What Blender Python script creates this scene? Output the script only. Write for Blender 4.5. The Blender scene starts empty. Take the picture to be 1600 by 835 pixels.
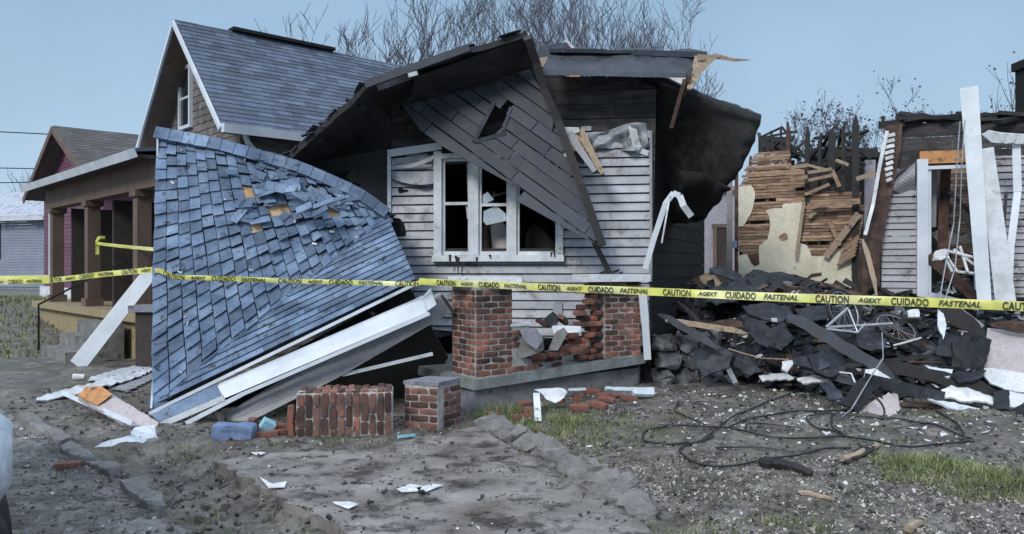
import bpy, bmesh, math, random
from mathutils import Vector, noise, Matrix
random.seed(7)
sc = bpy.context.scene
# ------------------------------------------------------------------ camera, world, sun, exposure
F = 1250.0; CX = 800.0; CY = 417.5; CH = 1.6
cd = bpy.data.cameras.new('camera'); cam = bpy.data.objects.new('camera', cd)
sc.collection.objects.link(cam); sc.camera = cam
cam.location = (0, 0, CH); cam.rotation_euler = (math.radians(90), 0, 0)
cd.sensor_width = 36; cd.lens = F/1600*36; cd.clip_start = .05; cd.clip_end = 3000
w = bpy.data.worlds.new('World'); sc.world = w; w.use_nodes = True
nt = w.node_tree; nt.nodes.clear()
out = nt.nodes.new('ShaderNodeOutputWorld'); bg = nt.nodes.new('ShaderNodeBackground')
SUN_EL, SUN_AZ = math.radians(34), math.radians(-152)   # azimuth measured from +Y towards +X
sky = nt.nodes.new('ShaderNodeTexSky'); sky.sky_type = 'NISHITA'; sky.sun_disc = False
sky.sun_elevation = SUN_EL; sky.sun_rotation = SUN_AZ
tc = nt.nodes.new('ShaderNodeTexCoord'); sp = nt.nodes.new('ShaderNodeSeparateXYZ')
rp = nt.nodes.new('ShaderNodeValToRGB'); mx = nt.nodes.new('ShaderNodeMix'); mx.data_type = 'RGBA'
nt.links.new(tc.outputs['Generated'], sp.inputs[0]); nt.links.new(sp.outputs[2], rp.inputs[0])
els = rp.color_ramp.elements
els[0].position = 0.0; els[0].color = (5.0, 6.6, 8.1, 1)
els[1].position = 1.0; els[1].color = (12.0, 13.8, 16.2, 1)
e = els.new(.17); e.color = (3.75, 5.3, 7.0, 1)
e = els.new(.33); e.color = (3.0, 4.55, 6.4, 1)
e = els.new(.60); e.color = (8.0, 9.8, 12.4, 1)
nz = nt.nodes.new('ShaderNodeTexNoise'); nz.inputs['Scale'].default_value = 2.2; nz.inputs['Detail'].default_value = 4
mp = nt.nodes.new('ShaderNodeMapRange'); mp.inputs[1].default_value = .3; mp.inputs[2].default_value = .7
mp.inputs[3].default_value = .88; mp.inputs[4].default_value = 1.12
vm = nt.nodes.new('ShaderNodeVectorMath'); vm.operation = 'SCALE'
nt.links.new(tc.outputs['Generated'], nz.inputs['Vector']); nt.links.new(nz.outputs[0], mp.inputs[0])
nt.links.new(rp.outputs[0], vm.inputs[0]); nt.links.new(mp.outputs[0], vm.inputs['Scale'])
mx.inputs[0].default_value = .94
nt.links.new(sky.outputs[0], mx.inputs[6]); nt.links.new(vm.outputs[0], mx.inputs[7])
nt.links.new(mx.outputs[2], bg.inputs[0]); bg.inputs[1].default_value = .1
nt.links.new(bg.outputs[0], out.inputs[0])
sd = bpy.data.lights.new('sun', 'SUN'); sd.energy = 2.0; sd.angle = math.radians(16); sd.color = (1, .95, .89)
so = bpy.data.objects.new('sun', sd); sc.collection.objects.link(so)
sdir = Vector((math.sin(SUN_AZ)*math.cos(SUN_EL), math.cos(SUN_AZ)*math.cos(SUN_EL), math.sin(SUN_EL)))
so.rotation_euler = sdir.to_track_quat('Z', 'Y').to_euler(); so.location = sdir*60
sc.view_settings.view_transform = 'Standard'; sc.view_settings.look = 'None'
sc.view_settings.exposure = 0.12; sc.view_settings.gamma = 1
sc.render.engine = 'CYCLES'
sc.cycles.max_bounces = 5; sc.cycles.diffuse_bounces = 3

# ------------------------------------------------------------------ helpers
def ray(px, py): return Vector(((px-CX)/F, 1.0, (CY-py)/F))
CAM = Vector((0, 0, CH))
def P(px, py, D): return CAM + ray(px, py)*D
def ss(a, b, x):
    t = max(0, min(1, (x-a)/(b-a))); return t*t*(3-2*t)
def fbm(x, y, s, o=4, z=0): return noise.fractal(Vector((x*s, y*s, z)), 1.0, 2.0, o)
U_ST = Vector((-.675, .738, 0)); V_ST = Vector((.738, .675, 0))     # street direction, and away from the street
K0 = Vector((-5.19, 8.42, 0))                                       # a point on the street kerb
def kerb_d(x, y): return (Vector((x, y, 0))-K0).dot(V_ST)            # < 0: on the road
def seg_d(x, y, a, b):
    ax, ay = a; bx, by = b; dx, dy = bx-ax, by-ay
    t = max(0, min(1, ((x-ax)*dx+(y-ay)*dy)/(dx*dx+dy*dy)))
    return math.hypot(x-ax-t*dx, y-ay-t*dy)
def gh(x, y):
    h = .6*ss(6, 12, -x)*ss(14, 22, y)
    d = min(math.hypot(x, y), 60)
    amp = 1 if y < 14 else .5
    h += .035*fbm(x, y, .9, 4)*amp
    side = (x-(-.43))*(-2.8)-(y-8.18)*1.29             # left / right of the drive's right edge
    if -2 < x < 14 and 0 < y < 12:
        lawn = ss(0, 1.0, -side/3.08)
        h += .07*lawn*ss(-.6, 1, x+.6)
        if y < 9.5: h += lawn*(.025*fbm(x, y, 4, 5, 3)+.012*fbm(x, y, 17, 3, 1))
    kd = kerb_d(x, y)
    if y < 12 and x < 3: 
        dd = seg_d(x, y, (-3.0, 6.75), (-.9, 4.1))
        h -= .10*ss(.6, .1, dd)
        h += (.05*fbm(x, y, 5, 5, 9)+.025*fbm(x, y, 14, 3))*ss(1.1, .3, dd)
        h += .018*fbm(x, y, 6, 5, 5)*ss(.3, -.8, kd)
        if 0 < kd: h += .012*fbm(x, y, 9, 4, 2)
    return h
def pile(x, y):
    if x < 1.9 or y < 8.4 or y > 13.6 or x > 11: return -1
    yf = 10.8+(8.95-10.8)*ss(2.3, 4.3, x)
    h = 1.16*ss(yf, yf+1.9, y)*ss(1.9, 2.7, x)
    if h <= 0: return -1
    k = min(1, h/.3)
    h += k*(.20*fbm(x, y, 1.5, 5, 4)+.10*abs(fbm(x, y, 5, 3, 7)))
    if x > 5.6: h *= 1-.35*ss(5.6, 6.5, x)*ss(10.6, 9.8, y)
    return h
def surf(x, y): return max(gh(x, y), pile(x, y))
def S(px, py, lift=0.0, f=surf):
    r = ray(px, py); D = 3.0
    while D < 60:
        p = CAM+r*D
        if p.z-lift <= f(p.x, p.y): break
        D += .02+D*.001
    return CAM+r*D
def G(px, py, lift=0.0): return S(px, py, lift, gh)

def ori(rz, rx=0, ry=0):
    m = Matrix.Rotation(rz, 3, 'Z') @ Matrix.Rotation(ry, 3, 'Y') @ Matrix.Rotation(rx, 3, 'X'); return m.col[0].copy(), m.col[1].copy(), m.col[2].copy()
class MB:
    def __init__(s): s.v = []; s.f = []; s.m = []
    def add(s, vs, fs, mi=0):
        b = len(s.v); s.v += [Vector(v) for v in vs]
        for f in fs: s.f.append([b+i for i in f]); s.m.append(mi)
    def hexa(s, q, t, mi=0):      # q: four front corners, t: four back corners
        s.add(list(q)+list(t), [(0,1,2,3),(7,6,5,4),(0,4,5,1),(1,5,6,2),(2,6,7,3),(3,7,4,0)], mi)
    def box(s, c, U, V, N, a, b, d, mi=0):   # full sizes a,b,d on U,V,N
        c = Vector(c); U = U*a/2; V = V*b/2; N = N*d/2
        s.hexa([c-U-V+N, c+U-V+N, c+U+V+N, c-U+V+N], [c-U-V-N, c+U-V-N, c+U+V-N, c-U+V-N], mi)
    def abox(s, x0, x1, y0, y1, z0, z1, mi=0):
        s.box(((x0+x1)/2, (y0+y1)/2, (z0+z1)/2), Vector((1,0,0)), Vector((0,0,1)), Vector((0,1,0)), x1-x0, z1-z0, y1-y0, mi)
    def prism(s, pts, ext, mi=0):
        n = len(pts); pts = [Vector(p) for p in pts]; ext = Vector(ext)
        s.add(pts+[p+ext for p in pts], [tuple(range(n)), tuple(range(2*n-1, n-1, -1))]+[(i, (i+1) % n, n+(i+1) % n, n+i) for i in range(n)], mi)
    def beam(s, a, b, wd, th, face=None, mi=0, wd2=None):
        a = Vector(a); b = Vector(b); d = (b-a).normalized()
        n = Vector(face) if face is not None else (CAM-(a+b)/2)
        n = (n-d*n.dot(d)).normalized(); u = d.cross(n).normalized()
        w2 = wd if wd2 is None else wd2
        s.hexa([a-u*wd/2+n*th/2, b-u*w2/2+n*th/2, b+u*w2/2+n*th/2, a+u*wd/2+n*th/2],
               [a-u*wd/2-n*th/2, b-u*w2/2-n*th/2, b+u*w2/2-n*th/2, a+u*wd/2-n*th/2], mi)
    def tube(s, pts, r, seg=6, mi=0, r2=None, cap=True):
        pts = [Vector(p) for p in pts]; n = len(pts); vs = []; prev = None
        for i, p in enumerate(pts):
            d = (pts[min(i+1, n-1)]-pts[max(i-1, 0)]).normalized()
            if prev is None:
                u = d.orthogonal().normalized()
            else: u = (prev-d*prev.dot(d)).normalized()
            prev = u; v = d.cross(u); rr = r if r2 is None else r+(r2-r)*i/(n-1)
            for k in range(seg):
                a = 2*math.pi*k/seg; vs.append(p+(u*math.cos(a)+v*math.sin(a))*rr)
        fs = [(i*seg+k, i*seg+(k+1) % seg, (i+1)*seg+(k+1) % seg, (i+1)*seg+k) for i in range(n-1) for k in range(seg)]
        if cap: fs += [tuple(range(seg-1, -1, -1)), tuple(range((n-1)*seg, n*seg))]
        s.add(vs, fs, mi)
    def grid(s, fn, nu, nv, th=None, mi=0, mi2=None):   # fn(u,v)->Vector ; th: vector thickness
        A = [fn(i/nu, j/nv) for j in range(nv+1) for i in range(nu+1)]; W = nu+1
        fs = [(j*W+i, j*W+i+1, (j+1)*W+i+1, (j+1)*W+i) for j in range(nv) for i in range(nu)]
        if th is None: s.add(A, fs, mi); return
        th = Vector(th); n = len(A)
        b = len(s.v); s.v += A+[p+th for p in A]
        for f in fs: s.f.append([b+i for i in f]); s.m.append(mi)
        for f in fs: s.f.append([b+n+i for i in reversed(f)]); s.m.append(mi if mi2 is None else mi2)
        ring = [i for i in range(W)]+[j*W+nu for j in range(1, nv+1)]+[nv*W+i for i in range(nu-1, -1, -1)]+[j*W for j in range(nv-1, 0, -1)]
        for a, c in zip(ring, ring[1:]+ring[:1]):
            s.f.append([b+c, b+a, b+n+a, b+n+c]); s.m.append(mi)
LOC = {}
def build(name, mb, mats, parent=None, label=None, cat=None, group=None, kind=None, smooth=False, recalc=True, origin=None):
    me = bpy.data.meshes.new(name)
    if parent is not None: L = LOC[parent]
    elif origin is not None: L = Vector(origin)
    elif kind == 'structure': L = Vector((0, 0, 0))
    else:
        xs = [v.x for v in mb.v]; ys = [v.y for v in mb.v]
        L = Vector(((min(xs)+max(xs))/2, (min(ys)+max(ys))/2, min(v.z for v in mb.v)))
    me.from_pydata([v-L for v in mb.v], [], mb.f)
    if not isinstance(mats, (list, tuple)): mats = [mats]
    for m in mats: me.materials.append(m)
    me.polygons.foreach_set('material_index', mb.m)
    if recalc:
        bm = bmesh.new(); bm.from_mesh(me); bmesh.ops.recalc_face_normals(bm, faces=bm.faces); bm.to_mesh(me); bm.free()
    if smooth: me.polygons.foreach_set('use_smooth', [True]*len(me.polygons))
    me.update()
    o = bpy.data.objects.new(name, me); sc.collection.objects.link(o)
    if parent is None: o.location = L
    else: o.parent = parent
    LOC[o] = L
    tag(o, label, cat, group, kind); return o
def tag(o, label=None, cat=None, group=None, kind=None):
    if label: o['label'] = label
    if cat: o['category'] = cat
    if group: o['group'] = group
    if kind: o['kind'] = kind
def thing(name, loc, label, cat, group=None):
    o = bpy.data.objects.new(name, None); o.empty_display_size = .2; sc.collection.objects.link(o)
    o.location = loc; LOC[o] = Vector(loc); tag(o, label, cat, group); return o

class Frame:
    def __init__(s, O, Udir, Vdir=None, p2=None):
        s.O = Vector(O); s.U = Vector(Udir).normalized()
        V = Vector(Vdir) if Vdir is not None else Vector(p2)-s.O
        s.V = (V-s.U*V.dot(s.U)).normalized(); s.N = s.U.cross(s.V).normalized()
        if s.N.dot(CAM-s.O) < 0: s.N = -s.N
    def at(s, px, py, off=0):
        r = ray(px, py); O = s.O+s.N*off
        return CAM+r*((O-CAM).dot(s.N)/r.dot(s.N))
    def uv(s, px, py):
        p = s.at(px, py)-s.O; return (p.dot(s.U), p.dot(s.V))
    def w(s, u, v, n=0): return s.O+s.U*u+s.V*v+s.N*n
    def poly(s, pts): return [s.uv(*p) for p in pts]
def cross(polys, v):
    xs = []
    for P_ in polys:
        n = len(P_)
        for i in range(n):
            (a, b), (c, d) = P_[i], P_[(i+1) % n]
            if (b <= v) != (d <= v): xs.append(a+(c-a)*(v-b)/(d-b))
    return sorted(xs)
def strips(mb, fr, polys, pitch, gap=.004, lap=.0, th=.012, blen=None, endj=0, skip=0, mi=0, off=0, wob=0, rnd=random, mis=None):
    vs = [v for p in polys for _, v in p]; v0, v1 = min(vs), max(vs); r = 0
    while v0+r*pitch < v1-.01:
        va = v0+r*pitch; vb = min(va+pitch-gap, v1-.001); r += 1
        A = cross(polys, va+.001+.06*pitch); B = cross(polys, vb-.001-.06*pitch)
        if len(A) != len(B): A = B = cross(polys, (va+vb)/2)
        ph = rnd.random()*(blen or 1) if not blen else (r % 2)*.5*blen+rnd.random()*.15*blen
        for k in range(0, len(A)-1, 2):
            a0, a1, b0, b1 = A[k], A[k+1], B[k], B[k+1]
            j0 = rnd.uniform(-endj, endj*.3); j1 = rnd.uniform(-endj*.3, endj)
            a0 += j0; b0 += j0; a1 += j1; b1 += j1
            lo, hi = min(a0, b0), max(a1, b1); cuts = [lo-1]
            if blen:
                c = math.floor(lo/blen)*blen+ph-blen
                cuts = []
                while c < hi+blen: cuts.append(c); c += blen*(rnd.uniform(.75, 1.25) if endj else 1)
            cuts = cuts if blen else [lo-1, hi+1]
            for c0, c1 in zip(cuts, cuts[1:]):
                if rnd.random() < skip: continue
                g = gap*.5 if blen else 0
                qa0, qa1 = max(a0, c0+g), min(a1, c1-g); qb0, qb1 = max(b0, c0+g), min(b1, c1-g)
                if qa1-qa0 < .004 and qb1-qb0 < .004: continue
                if qa1 < qa0: qa0 = qa1 = (qb0 if qa0 > qb1 else max(qb0, min(qb1, qa1)))
                if qb1 < qb0: qb0 = qb1 = (qa0 if qb0 > qa1 else max(qa0, min(qa1, qb1)))
                w1, w2 = rnd.uniform(-wob, wob), rnd.uniform(-wob, wob)
                o1 = off+th+lap+abs(w1); o2 = off+th+abs(w2)
                mm = mi if not mis else rnd.choice(mis)
                mb.hexa([fr.w(qa0, va+w1, o1), fr.w(qa1, va+w2, o1+w2), fr.w(qb1, vb+w2, o2), fr.w(qb0, vb+w1, o2)],
                        [fr.w(qa0, va+w1, off+lap*.7), fr.w(qa1, va+w2, off+lap*.7), fr.w(qb1, vb+w2, off), fr.w(qb0, vb+w1, off)], mm)

# ------------------------------------------------------------------ materials
def M(name, cols, scale=3, rough=.8, bump=.3, bscale=60, isl=0, soot=None, st=.55, sscale=2.5, metal=0, stretch=None, spec=.5, bdist=.01, rvar=0, detail=8, grain=.22):
    m = bpy.data.materials.new(name); m.use_nodes = True; t = m.node_tree; N = t.nodes; L = t.links
    b = N['Principled BSDF']; co = N.new('ShaderNodeTexCoord'); src = co.outputs['Object']
    if stretch:
        mpn = N.new('ShaderNodeMapping'); mpn.inputs['Scale'].default_value = stretch; L.new(src, mpn.inputs[0]); src = mpn.outputs[0]
    n1 = N.new('ShaderNodeTexNoise'); n1.inputs['Scale'].default_value = scale; n1.inputs['Detail'].default_value = detail; n1.inputs['Roughness'].default_value = .65
    L.new(src, n1.inputs['Vector']); cr = N.new('ShaderNodeValToRGB'); L.new(n1.outputs[0], cr.inputs[0])
    e = cr.color_ramp.elements; k = len(cols)
    e[0].position = .32; e[0].color = (*cols[0], 1); e[1].position = .68; e[1].color = (*cols[-1], 1)
    for i in range(1, k-1): q = e.new(.32+.36*i/(k-1)); q.color = (*cols[i], 1)
    col = cr.outputs[0]
    if isl:
        g = N.new('ShaderNodeNewGeometry'); mr = N.new('ShaderNodeMapRange'); L.new(g.outputs['Random Per Island'], mr.inputs[0])
        mr.inputs[3].default_value = 1-isl; mr.inputs[4].default_value = 1+isl
        vs = N.new('ShaderNodeVectorMath'); vs.operation = 'SCALE'; L.new(col, vs.inputs[0]); L.new(mr.outputs[0], vs.inputs['Scale']); col = vs.outputs[0]
    n3 = N.new('ShaderNodeTexNoise'); n3.inputs['Scale'].default_value = bscale; n3.inputs['Detail'].default_value = 6; n3.inputs['Roughness'].default_value = .7
    L.new(src, n3.inputs['Vector'])
    # fine grain in the colour
    mr2 = N.new('ShaderNodeMapRange'); L.new(n3.outputs[0], mr2.inputs[0]); mr2.inputs[1].default_value = .3; mr2.inputs[2].default_value = .7
    mr2.inputs[3].default_value = 1-grain; mr2.inputs[4].default_value = 1+grain
    v2 = N.new('ShaderNodeVectorMath'); v2.operation = 'SCALE'; L.new(col, v2.inputs[0]); L.new(mr2.outputs[0], v2.inputs['Scale']); col = v2.outputs[0]
    if soot:
        n2 = N.new('ShaderNodeTexNoise'); n2.inputs['Scale'].default_value = sscale; n2.inputs['Detail'].default_value = 9; n2.inputs['Roughness'].default_value = .72
        L.new(co.outputs['Object'], n2.inputs['Vector']); r2 = N.new('ShaderNodeMapRange'); L.new(n2.outputs[0], r2.inputs[0])
        r2.inputs[1].default_value = st-.05; r2.inputs[2].default_value = st+.06
        mxx = N.new('ShaderNodeMix'); mxx.data_type = 'RGBA'; L.new(r2.outputs[0], mxx.inputs[0]); L.new(col, mxx.inputs[6]); mxx.inputs[7].default_value = (*soot, 1); col = mxx.outputs[2]
    L.new(col, b.inputs['Base Color']); b.inputs['Roughness'].default_value = rough; b.inputs['Metallic'].default_value = metal
    b.inputs['Specular IOR Level'].default_value = spec
    if rvar:
        r3 = N.new('ShaderNodeMapRange'); L.new(n1.outputs[0], r3.inputs[0]); r3.inputs[1].default_value = .35; r3.inputs[2].default_value = .65
        r3.inputs[3].default_value = max(.05, rough-rvar); r3.inputs[4].default_value = min(1, rough+rvar); L.new(r3.outputs[0], b.inputs['Roughness'])
    if bump:
        bp = N.new('ShaderNodeBump'); bp.inputs['Strength'].default_value = bump; bp.inputs['Distance'].default_value = bdist
        L.new(n3.outputs[0], bp.inputs['Height']); L.new(bp.outputs[0], b.inputs['Normal'])
    return m
mt = {}
mt['shingle'] = M('blue_grey_shingle', [(.065,.098,.16),(.14,.20,.30),(.25,.335,.46)], 3.5, .85, .9, 110, isl=.34, soot=(.03,.036,.05), st=.60, sscale=7)
mt['shingle_dark'] = M('dark_shingle', [(.02,.025,.036),(.05,.06,.085)], 4, .8, .6, 120, isl=.4, soot=(.16,.17,.19), st=.64, sscale=9)
mt['shingle_far'] = M('slate_coloured_shingle', [(.06,.08,.12),(.11,.135,.185)], 3, .85, .4, 40, isl=.35)
mt['shingle_brown'] = M('brown_grey_shingle', [(.07,.065,.065),(.12,.11,.105)], 2, .85, .4, 40, isl=.25)
mt['ply'] = M('bare_plywood', [(.42,.27,.14),(.62,.45,.28)], 6, .8, .2, 60, soot=(.05,.04,.03), st=.62)
mt['white'] = M('white_painted_metal', [(.46,.51,.56),(.66,.71,.76)], 2, .45, .1, 50, soot=(.17,.17,.17), st=.67, sscale=4, grain=.05)
mt['white_dirty'] = M('dirty_white_paint', [(.40,.43,.46),(.66,.70,.73)], 4, .6, .25, 60, isl=.12, grain=.08, soot=(.09,.085,.08), st=.63, sscale=6)
mt['soffit'] = M('grey_soffit_board', [(.20,.205,.22),(.30,.30,.32)], 3, .6, .15, 50, soot=(.1,.1,.1), st=.63, sscale=5)
mt['siding'] = M('lilac_grey_vinyl_siding', [(.23,.25,.29),(.41,.435,.475)], 2, .5, .08, 40, isl=.16, soot=(.11,.105,.11), st=.57, sscale=2.6, stretch=(1,1,2))
mt['siding_r'] = M('grey_vinyl_siding', [(.24,.24,.27),(.34,.34,.37)], 2, .5, .08, 40, isl=.08, soot=(.06,.055,.05), st=.60, sscale=3)
mt['char'] = M('charred_timber', [(.005,.005,.006),(.014,.014,.015),(.036,.034,.034)], 7, .7, .9, 45, isl=.35, rvar=.15)
mt['char_blue'] = M('charred_painted_board', [(.014,.017,.024),(.032,.038,.052),(.062,.072,.095)], 5, .6, .6, 50, isl=.3, rvar=.15)
mt['void'] = M('soot_and_shade_black', [(.003,.003,.004),(.010,.010,.010)], 5, .9, .5, 30)  # real soot, and black standing in for shade in hollows
mt['paper'] = M('wet_roofing_felt', [(.007,.008,.011),(.020,.023,.03),(.05,.057,.075)], 4, .45, .7, 50, isl=.6, spec=.25, rvar=.15, soot=(.16,.18,.21), st=.67, sscale=13)
mt['sheath'] = M('sooty_plank', [(.018,.018,.02),(.04,.038,.04),(.085,.08,.08)], 5, .75, .6, 55, isl=.35, stretch=(.5,1,3), soot=(.012,.012,.012), st=.56, sscale=3)
mt['lath'] = M('brown_lath', [(.13,.08,.055),(.27,.18,.12),(.42,.30,.20)], 9, .8, .5, 60, isl=.55, stretch=(.3,1,3))
mt['wood'] = M('raw_timber', [(.25,.19,.13),(.42,.33,.24)], 8, .8, .4, 60, isl=.2, soot=(.04,.03,.025), st=.6, sscale=8)
mt['orange'] = M('orange_timber', [(.40,.17,.06),(.58,.30,.12)], 8, .7, .3, 60, soot=(.05,.035,.03), st=.58, sscale=9)
mt['brownburn'] = M('scorched_brown_timber', [(.02,.014,.012),(.07,.04,.03),(.13,.08,.06)], 6, .8, .6, 50, isl=.3)
mt['plaster'] = M('cream_plaster', [(.54,.52,.40),(.74,.71,.58)], 3, .8, .3, 40, soot=(.2,.19,.15), st=.67, sscale=8)
mt['lilac'] = M('lilac_plaster_wall', [(.28,.27,.32),(.38,.37,.42)], 2, .8, .2, 20, soot=(.1,.09,.1), st=.62)
mt['brick'] = M('sooty_red_brick', [(.06,.045,.04),(.15,.072,.055),(.34,.12,.07)], 4.5, .85, .6, 70, isl=.65, soot=(.03,.025,.025), st=.59, sscale=6)
mt['brick_loose'] = M('loose_red_brick', [(.12,.06,.05),(.28,.10,.07)], 9, .85, .6, 70, isl=.4, soot=(.08,.07,.07), st=.58, sscale=14)
mt['mortar'] = M('lime_mortar', [(.16,.155,.15),(.50,.48,.45)], 5, .9, .5, 60)
mt['mortar_w'] = M('white_mortar', [(.34,.33,.31),(.58,.57,.55)], 9, .9, .5, 60)
mt['concrete'] = M('stained_concrete', [(.10,.10,.095),(.18,.175,.17),(.26,.25,.25)], 4, .85, .6, 60, soot=(.05,.05,.045), st=.6, sscale=5)
mt['concrete_l'] = M('lilac_painted_concrete', [(.17,.17,.20),(.25,.25,.29)], 4, .85, .5, 60, soot=(.08,.08,.08), st=.58, sscale=5)
mt['stone_dark'] = M('sooty_foundation_stone', [(.05,.052,.06),(.11,.115,.125),(.2,.205,.22)], 5, .85, .8, 50, soot=(.03,.03,.03), st=.55, sscale=6)
mt['slab_edge'] = M('flaking_green_paint_concrete', [(.13,.14,.135),(.20,.21,.205),(.28,.29,.285)], 5, .8, .6, 60, soot=(.17,.42,.42), st=.63, sscale=8)
mt['cap'] = M('white_concrete_cap', [(.52,.55,.58),(.72,.74,.76)], 5, .8, .4, 50, soot=(.15,.15,.15), st=.62, sscale=9)
mt['purple'] = M('purple_clapboard', [(.12,.045,.085),(.17,.07,.12)], 3, .7, .2, 30, isl=.15)
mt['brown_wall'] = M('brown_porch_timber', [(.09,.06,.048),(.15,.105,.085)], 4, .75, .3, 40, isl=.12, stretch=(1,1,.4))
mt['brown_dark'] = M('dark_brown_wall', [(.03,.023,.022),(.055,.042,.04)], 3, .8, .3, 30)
mt['shake'] = M('weathered_asphalt_shake', [(.10,.09,.085),(.19,.175,.165)], 5, .85, .4, 50, isl=.3, soot=(.04,.035,.03), st=.60, sscale=4)
mt['yellow_stone'] = M('ochre_painted_stone', [(.24,.19,.10),(.38,.31,.19)], 5, .85, .5, 40, soot=(.12,.10,.08), st=.6, sscale=5)
mt['far_wall'] = M('pale_blue_grey_siding', [(.19,.22,.29),(.25,.28,.35)], 2, .7, .1, 30, isl=.06)
mt['snow_roof'] = M('snow_dusted_roof', [(.16,.18,.22),(.60,.64,.70)], 3, .8, .2, 30, soot=(.06,.06,.07), st=.6, sscale=3)
mt['glass'] = M('dark_window_glass', [(.012,.014,.018),(.03,.035,.045)], 2, .08, 0, spec=.8)
mt['glass_sky'] = M('broken_glass_sky_tint', [(.30,.36,.42),(.45,.52,.58)], 3, .1, .02, spec=.8)  # pale sky reflection put into the shards' base colour
mt['bark'] = M('grey_bark', [(.045,.04,.042),(.09,.08,.08)], 8, .9, .4, 40)
mt['twig'] = M('dark_twig', [(.05,.052,.07),(.10,.10,.125)], 8, .9, 0)
mt['cable'] = M('black_cable_rubber', [(.008,.009,.011),(.02,.022,.026)], 20, .35, .1, 50)
mt['tape'] = M('yellow_caution_film', [(.50,.53,.07),(.64,.64,.16),(.70,.71,.40)], 1.3, .4, .1, 8)
mt['ink'] = M('black_ink', [(.01,.01,.01),(.02,.02,.02)], 5, .6, 0)
mt['metal'] = M('scuffed_grey_metal', [(.25,.26,.28),(.45,.46,.48)], 9, .4, .2, 40, metal=.7)
mt['rubber'] = M('tyre_rubber', [(.01,.01,.01),(.025,.025,.025)], 9, .8, .2, 40)
mt['carpaint'] = M('pale_car_paint', [(.55,.62,.70),(.62,.69,.76)], 2, .25, .03, 20, soot=(.3,.28,.24), st=.68, sscale=4, spec=.6)
mt['blue_block'] = M('blue_painted_block', [(.10,.16,.30),(.20,.27,.42)], 8, .8, .5, 60, soot=(.15,.14,.13), st=.62, sscale=14)
mt['panel'] = M('pinkish_grey_panel', [(.36,.32,.33),(.48,.43,.43)], 3, .6, .15, 40, soot=(.12,.11,.11), st=.63, sscale=5)
mt['teal'] = M('pale_teal_plastic', [(.25,.45,.55),(.35,.6,.7)], 6, .4, .1, 40)
mt['bone'] = M('pale_litter', [(.42,.43,.44),(.75,.76,.77)], 12, .7, .3, 60, isl=.25)
mt['leaf'] = M('dead_leaf', [(.07,.06,.05),(.22,.20,.18),(.50,.48,.46)], 8, .8, .1, 60, isl=.6)
mt['chip'] = M('dark_rubble_chip', [(.03,.028,.028),(.09,.085,.085)], 8, .7, .4, 60, isl=.6)
mt['grass'] = M('winter_grass', [(.06,.095,.035),(.15,.18,.065),(.36,.35,.20)], 5, .8, 0, isl=.6)
mt['pebble'] = M('wet_pebble', [(.06,.055,.05),(.17,.165,.16),(.34,.34,.35)], 6, .4, .2, 60, isl=.6)
mt['road'] = M('wet_gravelly_asphalt', [(.085,.072,.062),(.18,.165,.152),(.34,.33,.325)], 3.0, .42, 1.0, 24, rvar=.32, soot=(.05,.042,.036), st=.54, sscale=5, bdist=.04)
mt['walk'] = M('muddy_concrete_walk', [(.13,.112,.10),(.215,.198,.183),(.31,.293,.275)], 1.7, .45, .5, 42, soot=(.05,.043,.04), st=.545, sscale=3.2, rvar=.2, bdist=.012)

# ground: soil + thin turf + grit
def ground_mat():
    m = M('soil_and_thin_turf', [(.07,.058,.048),(.165,.147,.13),(.30,.275,.25)], 2.6, .55, 1.0, 34, soot=(.03,.028,.026), st=.57, sscale=7, bdist=.03, rvar=.25)
    t = m.node_tree; N = t.nodes; L = t.links; b = N['Principled BSDF']; col = b.inputs['Base Color'].links[0].from_socket
    co = N.new('ShaderNodeTexCoord')
    n = N.new('ShaderNodeTexNoise'); n.inputs['Scale'].default_value = .75; n.inputs['Detail'].default_value = 10; n.inputs['Roughness'].default_value = .75; L.new(co.outputs['Object'], n.inputs[0])
    r = N.new('ShaderNodeMapRange'); L.new(n.outputs[0], r.inputs[0]); r.inputs[1].default_value = .5; r.inputs[2].default_value = .62; r.inputs[4].default_value = .75
    x = N.new('ShaderNodeMix'); x.data_type = 'RGBA'; L.new(r.outputs[0], x.inputs[0]); L.new(col, x.inputs[6]); x.inputs[7].default_value = (.085,.10,.05,1)
    vo = N.new('ShaderNodeTexVoronoi'); vo.inputs['Scale'].default_value = 26; L.new(co.outputs['Object'], vo.inputs['Vector'])
    r2 = N.new('ShaderNodeMapRange'); L.new(vo.outputs['Distance'], r2.inputs[0]); r2.inputs[1].default_value = .16; r2.inputs[2].default_value = .10
    n4 = N.new('ShaderNodeTexNoise'); n4.inputs['Scale'].default_value = 3; L.new(co.outputs['Object'], n4.inputs[0])
    mu = N.new('ShaderNodeMath'); mu.operation = 'MULTIPLY'; L.new(r2.outputs[0], mu.inputs[0]); L.new(n4.outputs[0], mu.inputs[1])
    x2 = N.new('ShaderNodeMix'); x2.data_type = 'RGBA'; L.new(mu.outputs[0], x2.inputs[0]); L.new(x.outputs[2], x2.inputs[6]); x2.inputs[7].default_value = (.42,.41,.42,1)
    L.new(x2.outputs[2], b.inputs['Base Color']); return m
mt['ground'] = ground_mat()

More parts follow.
